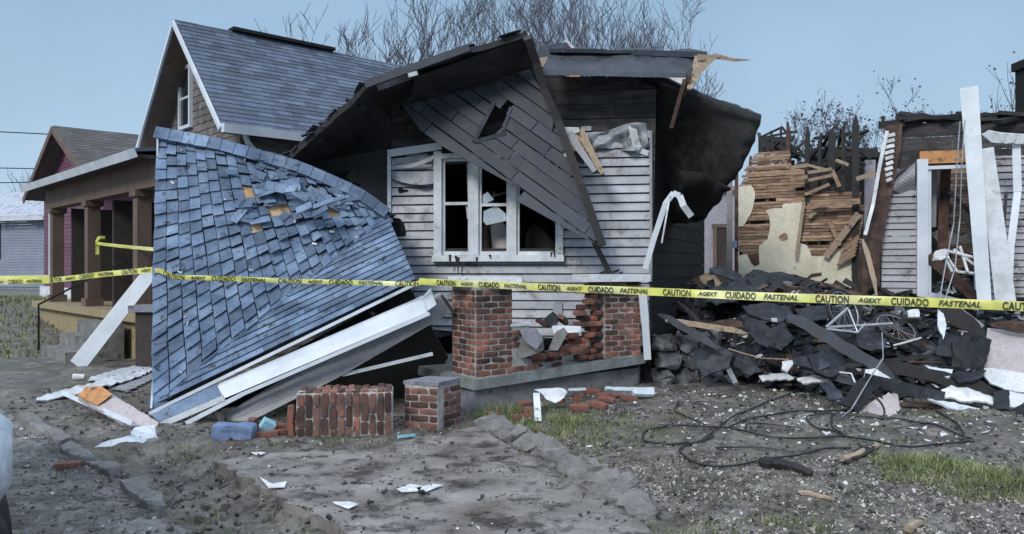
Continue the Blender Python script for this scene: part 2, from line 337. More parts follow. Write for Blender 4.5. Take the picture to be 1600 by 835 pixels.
# ------------------------------------------------------------------ ground, road, walk, kerbs
def axis(lo, hi, step, far_lo, far_hi):
    a = []; x = lo
    while x <= hi: a.append(x); x += step
    s = step; x = hi
    while x < far_hi: s *= 1.22; x += s; a.append(x)
    s = step; x = lo; b = []
    while x > far_lo: s *= 1.22; x -= s; b.append(x)
    return b[::-1]+a
xs = axis(-6.5, 8.0, .05, -900, 900); ys = axis(4.0, 10.5, .04, -60, 1500)
W = len(xs)
H = [[gh(x, y) for x in xs] for y in ys]
mb = MB(); mb.v = [Vector((x, y, H[j][i])) for j, y in enumerate(ys) for i, x in enumerate(xs)]
mb.f = [(j*W+i, j*W+i+1, (j+1)*W+i+1, (j+1)*W+i) for j in range(len(ys)-1) for i in range(W-1)]; mb.m = [0]*len(mb.f)
build('ground', mb, mt['ground'], kind='structure', smooth=True, recalc=False)
rb = MB(); ids = {}
for j in range(len(ys)-1):
    for i in range(W-1):
        x, y = (xs[i]+xs[i+1])/2, (ys[j]+ys[j+1])/2
        if abs(x) > 60 or y > 70 or y < -10: continue
        if -9 < kerb_d(x, y) < -.03:
            q = []
            for (a, b) in ((i, j), (i+1, j), (i+1, j+1), (i, j+1)):
                if (a, b) not in ids: ids[(a, b)] = len(rb.v); rb.v.append(Vector((xs[a], ys[b], H[b][a]+.012)))
                q.append(ids[(a, b)])
            rb.f.append(q); rb.m.append(0)
build('road', rb, mt['road'], kind='structure', smooth=True, recalc=False)
# concrete walk: a slab with a broken left edge
WP = [(332,738),(352,746),(388,768),(425,782),(452,806),(478,815),(512,838),(560,872),(1050,872),(1012,833),(985,806),(930,778),(896,760),(830,722),(790,702),(745,672),(690,682),(560,704),(430,712)]
wp = [G(a, b) for a, b in WP]
cen = sum(wp, Vector())/len(wp)
mb = MB(); NR = 26; ring = []
def wtop(p): return Vector((p.x, p.y, .03+.008*fbm(p.x, p.y, 3, 3)))
dense = []
for i in range(len(wp)):
    a, b = wp[i], wp[(i+1) % len(wp)]; n = max(2, int((b-a).length/.06))
    for k in range(n):
        p = a+(b-a)*k/n
        if i < 7: p = p+Vector((fbm(p.x, p.y, 7, 3), fbm(p.x, p.y, 7, 3, 9), 0))*.07
        dense.append(p)
n = len(dense); vs = []
for r in range(NR):
    for p in dense: vs.append(wtop(cen+(p-cen)*(1-r/NR)))
vs.append(wtop(cen)); fs = [(r*n+i, r*n+(i+1) % n, (r+1)*n+(i+1) % n, (r+1)*n+i) for r in range(NR-1) for i in range(n)]
fs += [((NR-1)*n+i, (NR-1)*n+(i+1) % n, NR*n) for i in range(n)]
b0 = len(vs); vs += [Vector((p.x, p.y, -.16)) for p in dense]; fs += [(i, b0+i, b0+(i+1) % n, (i+1) % n) for i in range(n)]
mb.add(vs, fs); build('sidewalk', mb, mt['walk'], kind='structure')
# street kerb stones
def rough_block(mb, c, U, V, N, a, b, d, j=.012, mi=0, seg=3):
    c = Vector(c)
    bm = bmesh.new(); bmesh.ops.create_cube(bm, size=1); (bmesh.ops.subdivide_edges(bm, edges=bm.edges, cuts=seg, use_grid_fill=True) if seg else None)
    vs = []
    for v in bm.verts:
        x, y, z = v.co
        q = [x, y, z]
        k = sum(1 for t in q if abs(abs(t)-.5) < 1e-4)
        sc_ = 1-.05*(k-1)
        p = c+U*x*a*(sc_ if k > 1 else 1)+V*y*b*(sc_ if k > 1 else 1)+N*z*d*(sc_ if k > 1 else 1)
        p += Vector((noise.noise(p*9), noise.noise(p*9+Vector((5,5,5))), noise.noise(p*9+Vector((9,1,4)))))*j
        vs.append(p)
    mb.add(vs, [[v.index for v in f.verts] for f in bm.faces], mi); bm.free()
Z = Vector((0, 0, 1))
ks = [((35,657),(78,683),'light stone of the street kerb, farthest up the street'),((82,684),(118,706),'grey kerb stone between the farthest stone and the pier of trim'),((100,700),(140,733),'thick dark kerb stone beside the loose brick'),((140,728),(184,750),'kerb stone beneath the torn white trim tip'),((195,766),(252,800),'long pale kerb stone nearest the dug trench')]
ks[1:2] = [((82,684),(104,700),'short grey kerb stone just beyond the thick dark one')]
for (a, b, lab) in ks:
    p, q = G(*a), G(*b); mb = MB(); d = (q-p).normalized(); d.z = 0
    rough_block(mb, (p+q)/2+Z*.0, d, Z.cross(d), Z, (q-p).length*.93, .13, .16, .035, seg=5)
    build('kerb_stone', mb, mt['concrete'], label=lab, cat='kerb stone', group='stones of the street kerb')
cr = [((742,662),(800,693),.30,'broken pale kerb piece nearest the lilac house corner'),((805,697),(868,722),.26,'rough kerb piece in the middle of the drive edge'),((872,730),(925,760),.30,'kerb piece with cracked flat face below the grass'),((905,757),(960,783),.30,'large tilted kerb slab beside the leaf litter'),((955,785),(1005,812),.22,'lowest kerb piece sunk in the leaf litter')]
for (a, b, wd, lab) in cr:
    p, q = G(*a), G(*b); mb = MB(); d = (q-p).normalized(); d.z = 0; s = d.cross(Z).normalized()
    if s.x < 0: s = -s
    up = (Z*.95-s*.3).normalized(); sd_ = (s*.95+Z*.3).normalized()
    rough_block(mb, (p+q)/2+s*wd*.28+Z*.0, d, sd_, up, (q-p).length*random.uniform(.86,.97), wd*random.uniform(.8,1.05), .17, .085, seg=7)
    build('drive_kerb', mb, mt['concrete'], label=lab, cat='kerb stone', group='broken kerb along the drive')

# ------------------------------------------------------------------ far houses
# grey house, far left
hd = thing('grey_house', (-24, 36, .6), 'low pale blue-grey house with snow-dusted roof at the far left edge', 'house')
mb = MB(); _d = P(72, 434, 35)-P(-60, 434, 37); _d.z = 0; fr = Frame(P(-60, 436, 37), _d, Vdir=Z)
strips(mb, fr, [fr.poly([(-120,450),(72,450),(72,344),(-120,344)])], .12, .01, .012, .01)
q = fr.uv(72, 450)[0]; L0 = fr.uv(-120, 450)[0]
mb.prism([fr.w(L0, -1, -.02), fr.w(q, -1, -.02), fr.w(q, 2.2, -.02), fr.w(L0, 2.2, -.02)], -fr.N*6)
build('wall', mb, mt['far_wall'], hd)
mb = MB(); v1 = fr.uv(50, 342)[1]
a, b = fr.w(L0, v1, .5), fr.w(q+.5, v1, .5); c, d = fr.w(q+.5, v1+1.45, -2.6), fr.w(L0, v1+1.45, -2.6)
mb.prism([a, b, c, d], Z*.12); e, f_ = fr.w(q+.5, v1, -6), fr.w(L0, v1, -6); mb.prism([d, c, e, f_], Z*.12)
build('roof', mb, mt['snow_roof'], hd)
mb = MB(); mb.beam(a-Z*.02, b-Z*.02, .16, .12); build('gutter', mb, mt['white'], hd)
mb = MB(); u, v = fr.uv(-8, 352); u2, vv = fr.uv(2, 405); mb.box(fr.w((u+u2)/2, (v+vv)/2, .03), fr.U, Z, fr.N, u2-u, v-vv, .06); w_ = build('window', mb, mt['glass'], hd)

def gable_house(root, apex, half, zap, zeave, length, over, wallm, roofm, base=0, trim='white', hw=None, setb=.45):
    """gable faces -V_ST, ridge runs along V_ST; apex = (x,y) of front ridge end"""
    A = Vector((apex[0], apex[1], 0)); hw = hw or half-.35
    def w3(u, v, z): return A+(-U_ST)*u+V_ST*v+Z*z      # u>0: nearer side
    return w3, hw
# --- house with steep gable
H2 = Vector((-5.9, 14.0, 0)); hh = thing('gabled_house', (-4.5, 15, 0), 'tall house with steep dark blue shingle roof and attic window behind the fallen roof', 'house')
def h2(u, v, z): return H2+(-U_ST)*u+V_ST*v+Z*z
HW, ZA, ZE, LN = 2.03, 5.93, 3.82, 6.5
# roof: near slope with shingle courses
sl = math.hypot(HW, ZA-ZE)
for sgn, nm in ((1, 'near'), (-1, 'far')):
    mb = MB(); O = h2(sgn*HW, 0, ZE); Vd = h2(0, 0, ZA)-O
    frr = Frame(O, V_ST, Vdir=Vd)
    if sgn < 0: frr.N = -frr.N if frr.N.z < 0 else frr.N
    else: frr.N = -frr.N if frr.N.z < 0 else frr.N
    if sgn > 0: strips(mb, frr, [[(0,0),(LN,0),(LN,sl),(0,sl)]], .12, .003, .009, .006, blen=.25)
    mb.hexa([frr.w(0,0,-.001), frr.w(LN,0,-.001), frr.w(LN,sl,-.001), frr.w(0,sl,-.001)], [frr.w(0,0,-.09), frr.w(LN,0,-.09), frr.w(LN,sl-.06,-.09), frr.w(0,sl-.06,-.09)])
    build('roof', mb, mt['shingle_far'], hh)
mb = MB()   # ridge vent
mb.beam(h2(0, 1.0, ZA+.03), h2(0, 3.1, ZA+.03), .26, .06, face=Z); build('ridge_vent', mb, mt['void'], hh)
mb = MB()
for sgn in (1, -1):
    a, b = h2(sgn*HW, -.03, ZE-.04), h2(0, -.03, ZA-.04); mb.beam(a-Z*.02, b-Z*.02, .075, .04, face=-V_ST)
build('rake_trim', mb, mt['white'], hh)
mb = MB(); wt = lambda u: ZA-.10-(ZA-ZE)/HW*abs(u)
mb.prism([h2(-1.7,.45,-.1), h2(1.7,.45,-.1), h2(1.7,.45,wt(1.7)), h2(0,.45,wt(0)), h2(-1.7,.45,wt(1.7))], V_ST*5.6)
fg = Frame(h2(-1.7,.45,0), -U_ST, Vdir=Z)
strips(mb, fg, [[(0,0),(3.4,0),(3.4,wt(1.7)),(1.7,wt(0)),(0,wt(1.7))]], .13, .006, .012, .006, blen=.3)
build('wall', mb, mt['shake'], hh)
mb = MB()   # soffit along rakes
for sgn in (1,-1):
    mb.prism([h2(sgn*HW,.01,ZE-.11), h2(0,.01,ZA-.11), h2(0,.43,ZA-.11), h2(sgn*HW,.43,ZE-.11)], -Z*.02)
build('soffit', mb, mt['brown_wall'], hh)
fn = Frame(h2(1.7,.45,0), V_ST, Vdir=Z); mb = MB()
strips(mb, fn, [[(0,0),(5.6,0),(5.6,wt(1.7)-.02),(0,wt(1.7)-.02)]], .13, .005, .012, .006)
build('side_siding', mb, mt['shake'], hh)
mb = MB(); g0, g1 = h2(HW+.07, -.02, ZE-.05), h2(HW+.07, 5.5, ZE-.05); mb.beam(g0, g1, .14, .12); build('gutter', mb, mt['white'], hh)
mb = MB(); mb.tube([h2(HW+.04,.35,ZE-.1), h2(HW-.02,.42,ZE-.22), h2(1.78,.75,ZE-.42), h2(1.78,.8,ZE-.5), h2(1.78,.8,1)], .045, 8); build('downspout', mb, mt['white'], hh)
mb = MB(); mb.box(h2(-1.75,.15,ZE-.12), U_ST, Z, V_ST, .55, .26, .6); build('cornice_return', mb, mt['white'], hh)
wr = thing
fgw = Frame(h2(-1.7,.42,0), -U_ST, Vdir=Z)
def window(root, fr, px0, py0, px1, py1, mullions=(.5,), fw=.06, mat='white', dep=.05, glass='glass'):
    u0, v0 = fr.uv(px0, py1); u1, v1 = fr.uv(px1, py0)
    mb = MB(); 
    for (a, b, c, d) in ((u0,u0+fw,v0,v1),(u1-fw,u1,v0,v1),(u0+fw,u1-fw,v0,v0+fw),(u0+fw,u1-fw,v1-fw,v1)):
        mb.box(fr.w((a+b)/2,(c+d)/2,dep/2), fr.U, fr.V, fr.N, b-a, d-c, dep+.02)
    for m_ in mullions: mb.box(fr.w((u0+u1)/2, v0+(v1-v0)*m_, dep*.35), fr.U, fr.V, fr.N, u1-u0-2*fw, fw*.7, dep*.7)
    o = build('window', mb, mt[mat], root)
    mb = MB(); mb.box(fr.w((u0+u1)/2,(v0+v1)/2,.012), fr.U, fr.V, fr.N, u1-u0-fw, v1-v0-fw, .02)
    build('pane', mb, mt[glass], o); return o
window(hh, Frame(h2(-1.7,.43,0), -U_ST, Vdir=Z), 283, 100, 301, 205)

# --- purple house with the porch
H1 = Vector((-14.0, 24.4, 0)); ph_ = thing('purple_house', (-12, 23, .5), 'purple clapboard house with brown timber porch left of the fallen roof', 'house')
def h1(u, v, z): return H1+(-U_ST)*u+V_ST*v+Z*z
W1, A1, E1, L1 = 3.9, 5.9, 3.95, 11
sl1 = math.hypot(W1, A1-E1)
for sgn in (1, -1):
    O = h1(sgn*W1, 0, E1); f1 = Frame(O, V_ST, Vdir=h1(0,0,A1)-O); f1.N = -f1.N if f1.N.z < 0 else f1.N
    mb = MB()
    if sgn > 0: strips(mb, f1, [[(0,0),(L1,0),(L1,sl1),(0,sl1)]], .15, .004, .010, .008, blen=.4)
    mb.hexa([f1.w(0,0,-.001), f1.w(L1,0,-.001), f1.w(L1,sl1,-.001), f1.w(0,sl1,-.001)], [f1.w(0,0,-.09), f1.w(L1,0,-.09), f1.w(L1,sl1-.06,-.09), f1.w(0,sl1-.06,-.09)])
    build('roof', mb, mt['shingle_brown'], ph_)
mb = MB(); wt1 = lambda u: A1-.12-(A1-E1)/W1*abs(u)
mb.prism([h1(-3.4,.5,.1), h1(3.4,.5,.1), h1(3.4,.5,wt1(3.4)), h1(0,.5,wt1(0)), h1(-3.4,.5,wt1(3.4))], V_ST*9)
f1w = Frame(h1(-3.4,.5,.9), -U_ST, Vdir=Z)
strips(mb, f1w, [[(0,0),(6.8,0),(6.8,wt1(3.4)-.9),(3.4,wt1(0)-.9),(0,wt1(3.4)-.9)]], .12, .004, .014, .006)
build('wall', mb, mt['purple'], ph_)
mb = MB(); mb.box(h1(0,.42,.7), U_ST, Z, V_ST, 6.9, .5, .1); build('foundation', mb, mt['cap'], ph_)
mb = MB()
for sgn in (1,-1): mb.beam(h1(sgn*W1,-.03,E1-.1), h1(0,-.03,A1-.1), .2, .04, face=-V_ST)
build('rake_trim', mb, mt['brown_wall'], ph_)
window(ph_, Frame(h1(-3.4,.47,0), -U_ST, Vdir=Z), 79, 322, 91, 431, fw=.12)
# porch
Q0 = Vector((-7.44, 14.9, 0)); DK = .80
def pq(u, v, z): return Q0+U_ST*u+V_ST*v+Z*z          # u: along the street away; v: into the porch
mb = MB(); mb.box(pq(1.9,1.1,DK-.07), U_ST, V_ST, Z, 7.7, 2.5, .14); build('porch_floor', mb, mt['yellow_stone'], ph_)
mb = MB(); mb.box(pq(1.9,1.15,.33), U_ST, V_ST, Z, 7.4, 2.3, .78); build('porch_base', mb, mt['yellow_stone'], ph_)
for (u, lab) in ((4.75,None),(1.9,None),(-1.15,None)):
    mb = MB(); mb.box(pq(u,.16,DK+1.07), U_ST, V_ST, Z, .24, .24, 2.14); mb.box(pq(u,.16,DK+2.1), U_ST, V_ST, Z, .34, .34, .12); mb.box(pq(u,.16,DK+.08), U_ST, V_ST, Z, .34, .34, .16)
    build('post', mb, mt['brown_wall'], ph_)
for u in (4.3, 1.2):
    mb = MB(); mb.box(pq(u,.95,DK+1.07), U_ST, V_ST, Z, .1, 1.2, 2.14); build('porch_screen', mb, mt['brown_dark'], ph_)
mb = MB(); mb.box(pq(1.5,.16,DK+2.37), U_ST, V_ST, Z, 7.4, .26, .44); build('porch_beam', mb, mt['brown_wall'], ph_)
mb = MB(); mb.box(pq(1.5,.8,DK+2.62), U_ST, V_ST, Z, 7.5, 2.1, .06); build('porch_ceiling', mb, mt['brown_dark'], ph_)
mb = MB(); mb.prism([pq(-2.3,-.3,DK+2.68), pq(5.6,-.3,DK+2.68), pq(5.6,2.6,DK+3.1), pq(-2.0,2.0,DK+3.0)], Z*.06); build('porch_roof', mb, mt['shingle_far'], ph_)
mb = MB(); mb.beam(pq(-2.3,-.36,DK+2.64), pq(5.6,-.36,DK+2.64), .15, .13); build('gutter', mb, mt['white'], ph_)
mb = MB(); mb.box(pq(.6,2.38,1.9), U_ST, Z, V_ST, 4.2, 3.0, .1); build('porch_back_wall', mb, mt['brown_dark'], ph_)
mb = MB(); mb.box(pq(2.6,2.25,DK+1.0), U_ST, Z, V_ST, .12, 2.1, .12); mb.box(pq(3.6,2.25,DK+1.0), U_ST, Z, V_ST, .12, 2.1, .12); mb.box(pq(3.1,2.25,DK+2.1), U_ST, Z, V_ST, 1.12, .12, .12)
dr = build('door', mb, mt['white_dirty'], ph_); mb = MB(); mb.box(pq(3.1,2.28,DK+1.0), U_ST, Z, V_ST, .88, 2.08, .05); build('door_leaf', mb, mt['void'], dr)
mb = MB(); mb.box(pq(.2,.6,DK+.75), U_ST, V_ST, Z, .14, .14, 1.5); build('half_post', mb, mt['brown_wall'], ph_)
mb = MB(); mb.box(pq(.6,2.2,DK+.9), U_ST, Z, V_ST, .1, 1.9, .1); build('downspout', mb, mt['white'], ph_)
mb = MB()
for k in range(3): mb.box(pq(-.3,-.3-.3*k,.6-.22*k-.3), U_ST, V_ST, Z, 1.7-.02*k, .32, .62)
build('steps', mb, mt['concrete'], ph_)
mb = MB(); mb.tube([pq(1.0,-1.0,.05), pq(1.0,-1.0,.9), pq(-.1,.2,1.72)], .02, 6); build('handrail', mb, mt['void'], ph_)
mb = MB(); mb.tube([pq(5.2,.16,.2), pq(5.2,.16,1.6)], .02, 6); build('rail_post', mb, mt['void'], ph_)
# small pier by steps
t = thing('brick_post', G(228,560), 'short dark brick post with pale cap beside the porch steps', 'pier')
c = P(229,520,12.6); mb = MB()
mb.abox(c.x-.12, c.x+.2, c.y-.12, c.y+.2, 0, .9); build('shaft', mb, mt['brown_dark'], t)
mb = MB(); mb.abox(c.x-.2, c.x+.28, c.y-.2, c.y+.28, .9, 1.0); build('cap', mb, mt['concrete_l'], t)

# ------------------------------------------------------------------ burnt house in the middle
bh = thing('burnt_house', (0, 11, 0), 'burnt house with lilac-grey siding, three-part window and collapsed charred gable', 'house')
WL, WR = P(608, 417, 11.0), P(1016, 417, 10.5); WL.z = WR.z = .4
fw_ = Frame(WL, WR-WL, Vdir=Z)
hole = fw_.poly([(690,248),(874,248),(874,398),(690,398)])
WW = (WR-WL).length
# sheathing planks, whole wall
mb = MB()
sh = fw_.poly([(610,520),(1017,545),(1026,119),(850,118),(830,92),(822,97),(700,140),(612,168)])
strips(mb, fw_, [sh, hole], .19, .007, .006, .02, blen=1.9, endj=.0, off=-.03, wob=.003)
build('sheathing', mb, mt['sheath'], bh)
mb = MB()
for q_ in ([(612,238),(1020,238),(1024,121),(850,120),(822,99),(700,142),(614,170)], [(612,510),(688,510),(688,238),(612,238)], [(876,530),(1014,530),(1016,238),(876,238)], [(688,515),(876,520),(876,402),(688,402)]): mb.prism([fw_.at(x,y,-.045) for x,y in q_], -fw_.N*.03)
build('added_backing', mb, mt['void'], bh)  # added black backing that blocks sky light in the plank gaps
# siding
mb = MB()
sid = fw_.poly([(609,510),(1014,540),(1016,205),(985,196),(955,206),(915,200),(884,208),(878,232),(874,262),(876,270),(690,270),(688,247),(640,244),(609,262)])
sh_hole = fw_.poly([(689,246),(876,246),(876,400),(689,400)])
hole2 = fw_.poly([(872,215),(905,205),(925,235),(928,268),(880,262)])
sidings = [sid, fw_.poly([(689,270.2),(876,270.2),(876,400),(689,400)])]
strips(mb, fw_, [sid, fw_.poly([(689,269),(876,269),(876,400),(689,400)]), ], .118, .016, .030, .006, wob=.003)
build('siding', mb, mt['siding'], bh)
# curled loose siding strips
def curl(name, parent, pts, wd, mat, th=.006, **k):
    mb = MB(); pts = [Vector(p) for p in pts]
    for a, b in zip(pts, pts[1:]): mb.beam(a, b+(b-a)*.03, wd, th)
    return build(name, mb, mt[mat], parent, **k)
curl('loose_strip', bh, [fw_.at(610,262,.03), fw_.at(640,260,.10), fw_.at(665,252,.16), fw_.at(688,240,.05)], .05, 'white_dirty')
mb = MB()
mb.grid(lambda u, v: fw_.at(612+74*u, 268+12*v+9*math.sin(u*2.6)*v, .05+.09*math.sin(u*3)*v+.02*math.sin(u*11)), 16, 5)
mb.grid(lambda u, v: fw_.at(612+74*u, 248+10*v-6*u, .04+.03*math.sin(u*7+v*2)), 16, 4)
build('buckled_siding', mb, mt['siding'], bh, recalc=False)
mb = MB()
mb.grid(lambda u, v: fw_.at(905+105*u+4*v, 208+34*v-14*u+5*math.sin(u*6+v*3), .07+.05*math.sin(u*9+v*7)+.04*math.sin(u*17-v*5)), 30, 12)
build('buckled_siding', mb, mt['siding'], bh, recalc=False)
# trims: left corner, right corner, top
mb = MB(); mb.beam(fw_.at(608,236,.04), fw_.at(608,420,.04), .05, .05); build('corner_trim', mb, mt['white'], bh)
mb = MB(); mb.beam(fw_.at(607,240,.07), fw_.at(690,228,.07), .10, .05); build('top_trim', mb, mt['white'], bh)
mb = MB(); mb.beam(fw_.at(1017,205,.03), fw_.at(1017,440,.03), .035, .05); build('corner_trim', mb, mt['soffit'], bh)
mb = MB(); mb.beam(fw_.at(987,196,.09), fw_.at(996,232,.08), .10, .02); mb.beam(fw_.at(990,232,.06), fw_.at(1013,240,.05), .07, .02); build('torn_trim', mb, mt['white_dirty'], bh)
# torn hole at left
for (x0,y0,x1,y1) in ((622,293,630,303),(628,296,637,300),(610,342,634,372)):
    mb = MB(); pts = []
    for k in range(9):
        a = k/9*6.283; pts.append(fw_.at((x0+x1)/2+(x1-x0)/2*math.cos(a)*random.uniform(.8,1.3), (y0+y1)/2+(y1-y0)/2*math.sin(a)*random.uniform(.8,1.3), .034))
    mb.prism(pts, fw_.N*.004); build('burn_hole', mb, mt['void'], bh)
# window unit
wn = None
def fbar(mb, x0, y0, x1, y1, off, d):
    u0, v0 = fw_.uv(x0, y1); u1, v1 = fw_.uv(x1, y0); mb.box(fw_.w((u0+u1)/2, (v0+v1)/2, off), fw_.U, fw_.V, fw_.N, u1-u0, v1-v0, d)
mb = MB()
for b in ((680,238,692,408),(872,300,880,408)): fbar(mb, *b, .045, .09)
fbar(mb, 692,238,872,249,.045,.085); fbar(mb, 678,399,882,409,.06,.12)
wn = build('window', mb, mt['white_dirty'], bh)
for b in ((736,249,749,399),(796,249,808,399)):
    mb = MB(); fbar(mb, *b, .04, .075); build('mullion', mb, mt['white_dirty'], wn)
for (a, b, rail) in ((692,736,318),(749,796,320),(808,872,322)):
    mb = MB()
    fbar(mb, a, 249, a+4, 399, .01, .05); fbar(mb, b-4, 249, b, 399, .01, .05); fbar(mb, a+4, 393, b-4, 399, .01, .05); fbar(mb, a+4, 249, b-4, 253, .01, .05)
    if rail and a != 808: fbar(mb, a+4, rail-2, b-4, rail+3, .012, .04)
    build('sash', mb, mt['white_dirty'], wn)
def shard(pts, mat='glass_sky', off=-.012, parent=None, name='glass_shard'):
    mb = MB(); mb.prism([fw_.at(x, y, off) for x, y in pts], fw_.N*.005); return build(name, mb, mt[mat], parent or wn)
shard([(753,306),(762,300),(772,312),(760,318),(754,318)])
shard([(756,330),(776,322),(790,334),(793,345),(760,352),(755,346)])
shard([(728,322),(736,322),(736,345),(730,342)]); shard([(729,256),(736,254),(736,314),(731,310)], 'soffit')
for k, pts in enumerate([[(765,345),(778,340),(790,352),(792,388),(770,392)], [(756,352),(764,350),(768,388),(756,392)], [(822,365),(832,350),(850,360),(866,380),(864,392),(820,392)]]):
    mb = MB(); mb.prism([fw_.at(x, y, -.35-.1*k) for x, y in pts], fw_.N*.02); build('room_debris', mb, mt[('panel','brownburn','char')[k]], bh)
mb = MB(); mb.beam(fw_.at(752,312,-.04), fw_.at(794,300,-.04), .03, .03); mb.beam(fw_.at(766,328,-.03), fw_.at(772,300,-.03), .03, .02); build('broken_sash_rail', mb, mt['char'], wn)
# scorched drips under the sill
mb = MB()
for (x, y0, l) in ((703,398,20),(712,400,10),(716,402,26),(745,402,9),(765,398,6),(862,394,7),(866,392,10)):
    mb.beam(fw_.at(x,y0,.125), fw_.at(x+random.uniform(-1,2),y0+l,.125), .035, .012, wd2=.012)
build('scorch_streaks', mb, mt['char'], bh)
# interior box: floor, ceiling, back wall, inner partition
mb = MB(); bk = lambda u, z, d: fw_.w(u, z-.4, -d)
mb.prism([bk(0,.35,.06), bk(WW,.35,.06), bk(WW,.35,4.6), bk(0,.35,4.6)], Z*.04); build('floor', mb, mt['void'], bh)
mb = MB(); mb.prism([bk(0,3.05,.06), bk(WW,3.05,.06), bk(WW,3.05,4.6), bk(0,3.05,4.6)], Z*.05); build('ceiling', mb, mt['char'], bh)
mb = MB(); mb.box(bk(WW/2,1.9,4.5), fw_.U, Z, fw_.N, WW, 3, .1); build('back_wall', mb, mt['char'], bh)
mb = MB(); mb.box(bk(.03,1.9,2.3), fw_.U, Z, fw_.N, .1, 3.1, 4.4); build('left_wall', mb, mt['char'], bh)
mb = MB(); _d = P(1097,417,13.8)-bk(WW-.03,0,.02); _d.z = 0; fs_ = Frame(bk(WW-.03,0,.02), _d, Vdir=Z)
strips(mb, fs_, [[(0,.3),(3.7,.3),(3.7,2.7),(2.6,3.3),(0,3.9)]], .19, .006, .004, .02, blen=2.2)
mb.hexa([fs_.w(0,.2,-.01), fs_.w(3.7,.2,-.01), fs_.w(3.7,2.7,-.01), fs_.w(0,3.9,-.01)], [fs_.w(0,.2,-.1), fs_.w(3.7,.2,-.1), fs_.w(3.7,2.7,-.1), fs_.w(0,3.9,-.1)])
build('charred_side_wall', mb, mt['void'], bh)
# side wing wall seen left under the eave
mb = MB(); mb.abox(P(496,300,12.6).x, P(612,300,12.6).x+.1, 12.55, 12.7, 0, 3.4); build('wing_wall', mb, mt['soffit'], bh)
mb = MB(); a, b = P(480,268,11.2), P(612,243,11.2); mb.beam(a, b, .2, .5); build('eave_beam', mb, mt['char'], bh)
mb = MB(); mb.abox(P(496,300,12.5).x, P(612,300,12.5).x, 12.3, 12.5, 0, 2.3); build('wing_shade', mb, mt['char'], bh)  # dark box painting the shade low on the wing wall

# roof, left slope (seen from below): thick broken slab with ragged eave
prof = [(.20,4.44),(-.55,4.21),(-1.25,3.98),(-1.80,3.78),(-2.02,3.55),(-2.35,3.27),(-2.72,2.93)]
def roofpt(s, d, lift):
    k = s*(len(prof)-1); i = min(int(k), len(prof)-2); t_ = k-i
    x = prof[i][0]+(prof[i+1][0]-prof[i][0])*t_; z = prof[i][1]+(prof[i+1][1]-prof[i][1])*t_
    return Vector((x, 9.85+d*(3.7)+.1*fbm(s*9, 0, 1, 3), z+lift+.02*fbm(s*12, d*5, 1, 3)))
mb = MB()
mb.grid(lambda s, d: roofpt(s, d, 0), 40, 10, th=(-.02, 0, .07))
build('roof_deck', mb, mt['char'], bh)
mb = MB()
for k in range(90):     # shingle layers lying along the rake and the ragged left edge
    s = random.random(); d = random.random()**2*.3; p = roofpt(s, d, .09+random.random()*.03); q = roofpt(min(1, s+.05), d, .09+random.random()*.03)
    if (q-p).length < .05: continue
    mb.beam(p, q, .14, .010, face=Z)
for k in range(26):
    s = random.uniform(.5, 1); p = roofpt(s, random.random()*.15, .08); mb.beam(p, p+Vector((random.uniform(-.18,.12), random.uniform(-.1,.1), random.uniform(-.06,.06))), .12, .015, face=Z)
build('roof_shingles', mb, mt['shingle_dark'], bh)
mb = MB(); mb.beam(roofpt(.16,0,.06)+Vector((0,-.03,0)), roofpt(.50,0,.05)+Vector((0,-.03,0)), .09, .04, face=-Vector((0,1,0)))
build('rake_board', mb, mt['char_blue'], bh)
mb = MB(); mb.beam(P(590,138,9.75), P(652,116,9.75), .07, .03); mb.beam(P(636,119,9.74), P(655,115,9.74), .06, .03); build('torn_trim', mb, mt['paper'], bh)
mb = MB(); mb.beam(P(638,118,9.70), P(652,114,9.70), .05, .02); build('white_scrap', mb, mt['white'], bh)
# dark rake band below peak and gable soffit
fh = Frame(P(615,165,10.62), P(905,378,9.9)-P(615,165,10.62), p2=P(818,90,10.42))
mb = MB()
# hanging gable panel of boards
pan = fh.poly([(612,163),(640,155),(705,138),(760,117),(812,92),(845,140),(868,190),(905,290),(937,374),(931,392),(905,382),(860,345),(790,292),(735,255),(682,222),(650,196)])
phole = fh.poly([(772,160),(799,167),(796,178),(787,200),(764,224),(742,222),(748,210)])
strips(mb, fh, [pan, phole], .165, .012, .016, .02, blen=1.3, endj=.02, wob=.006)
gp = build('fallen_gable_boards', mb, mt['char_blue'], bh)
mb = MB(); mb.prism([fh.at(x,y,-.03) for x,y in [(650,150),(812,92),(845,140),(905,290),(931,380)]], -fh.N*.02)
mb = MB(); mb.beam(fh.at(740,222,.03), fh.at(772,160,.03), .05, .07); mb.beam(fh.at(742,222,.025), fh.at(790,208,.025), .05, .05); mb.beam(fh.at(798,168,.03), fh.at(786,205,.03), .04, .05)
build('vent_opening_frame', mb, mt['char_blue'], bh)
mb = MB()
pk = P(824,59,9.72)
ln = [pk, P(838,98,9.9), P(850,140,10.0), P(872,190,10.05), P(908,290,9.95), P(940,380,9.85)]
for a, b in zip(ln, ln[1:]): mb.beam(a, b+(b-a).normalized()*.03, .10, .14)
mb.beam(P(920,362,9.9), P(951,424,10.2), .07, .08)
build('hanging_rafter', mb, mt['char'], bh)
# triangular fascia below the peak
mb = MB(); mb.hexa([P(648,121,9.84), P(822,60,9.76), P(838,104,10.2), P(640,160,10.4)], [P(648,124,9.95), P(822,66,9.9), P(836,106,10.3), P(640,162,10.5)])
build('rake_soffit', mb, mt['char'], bh)
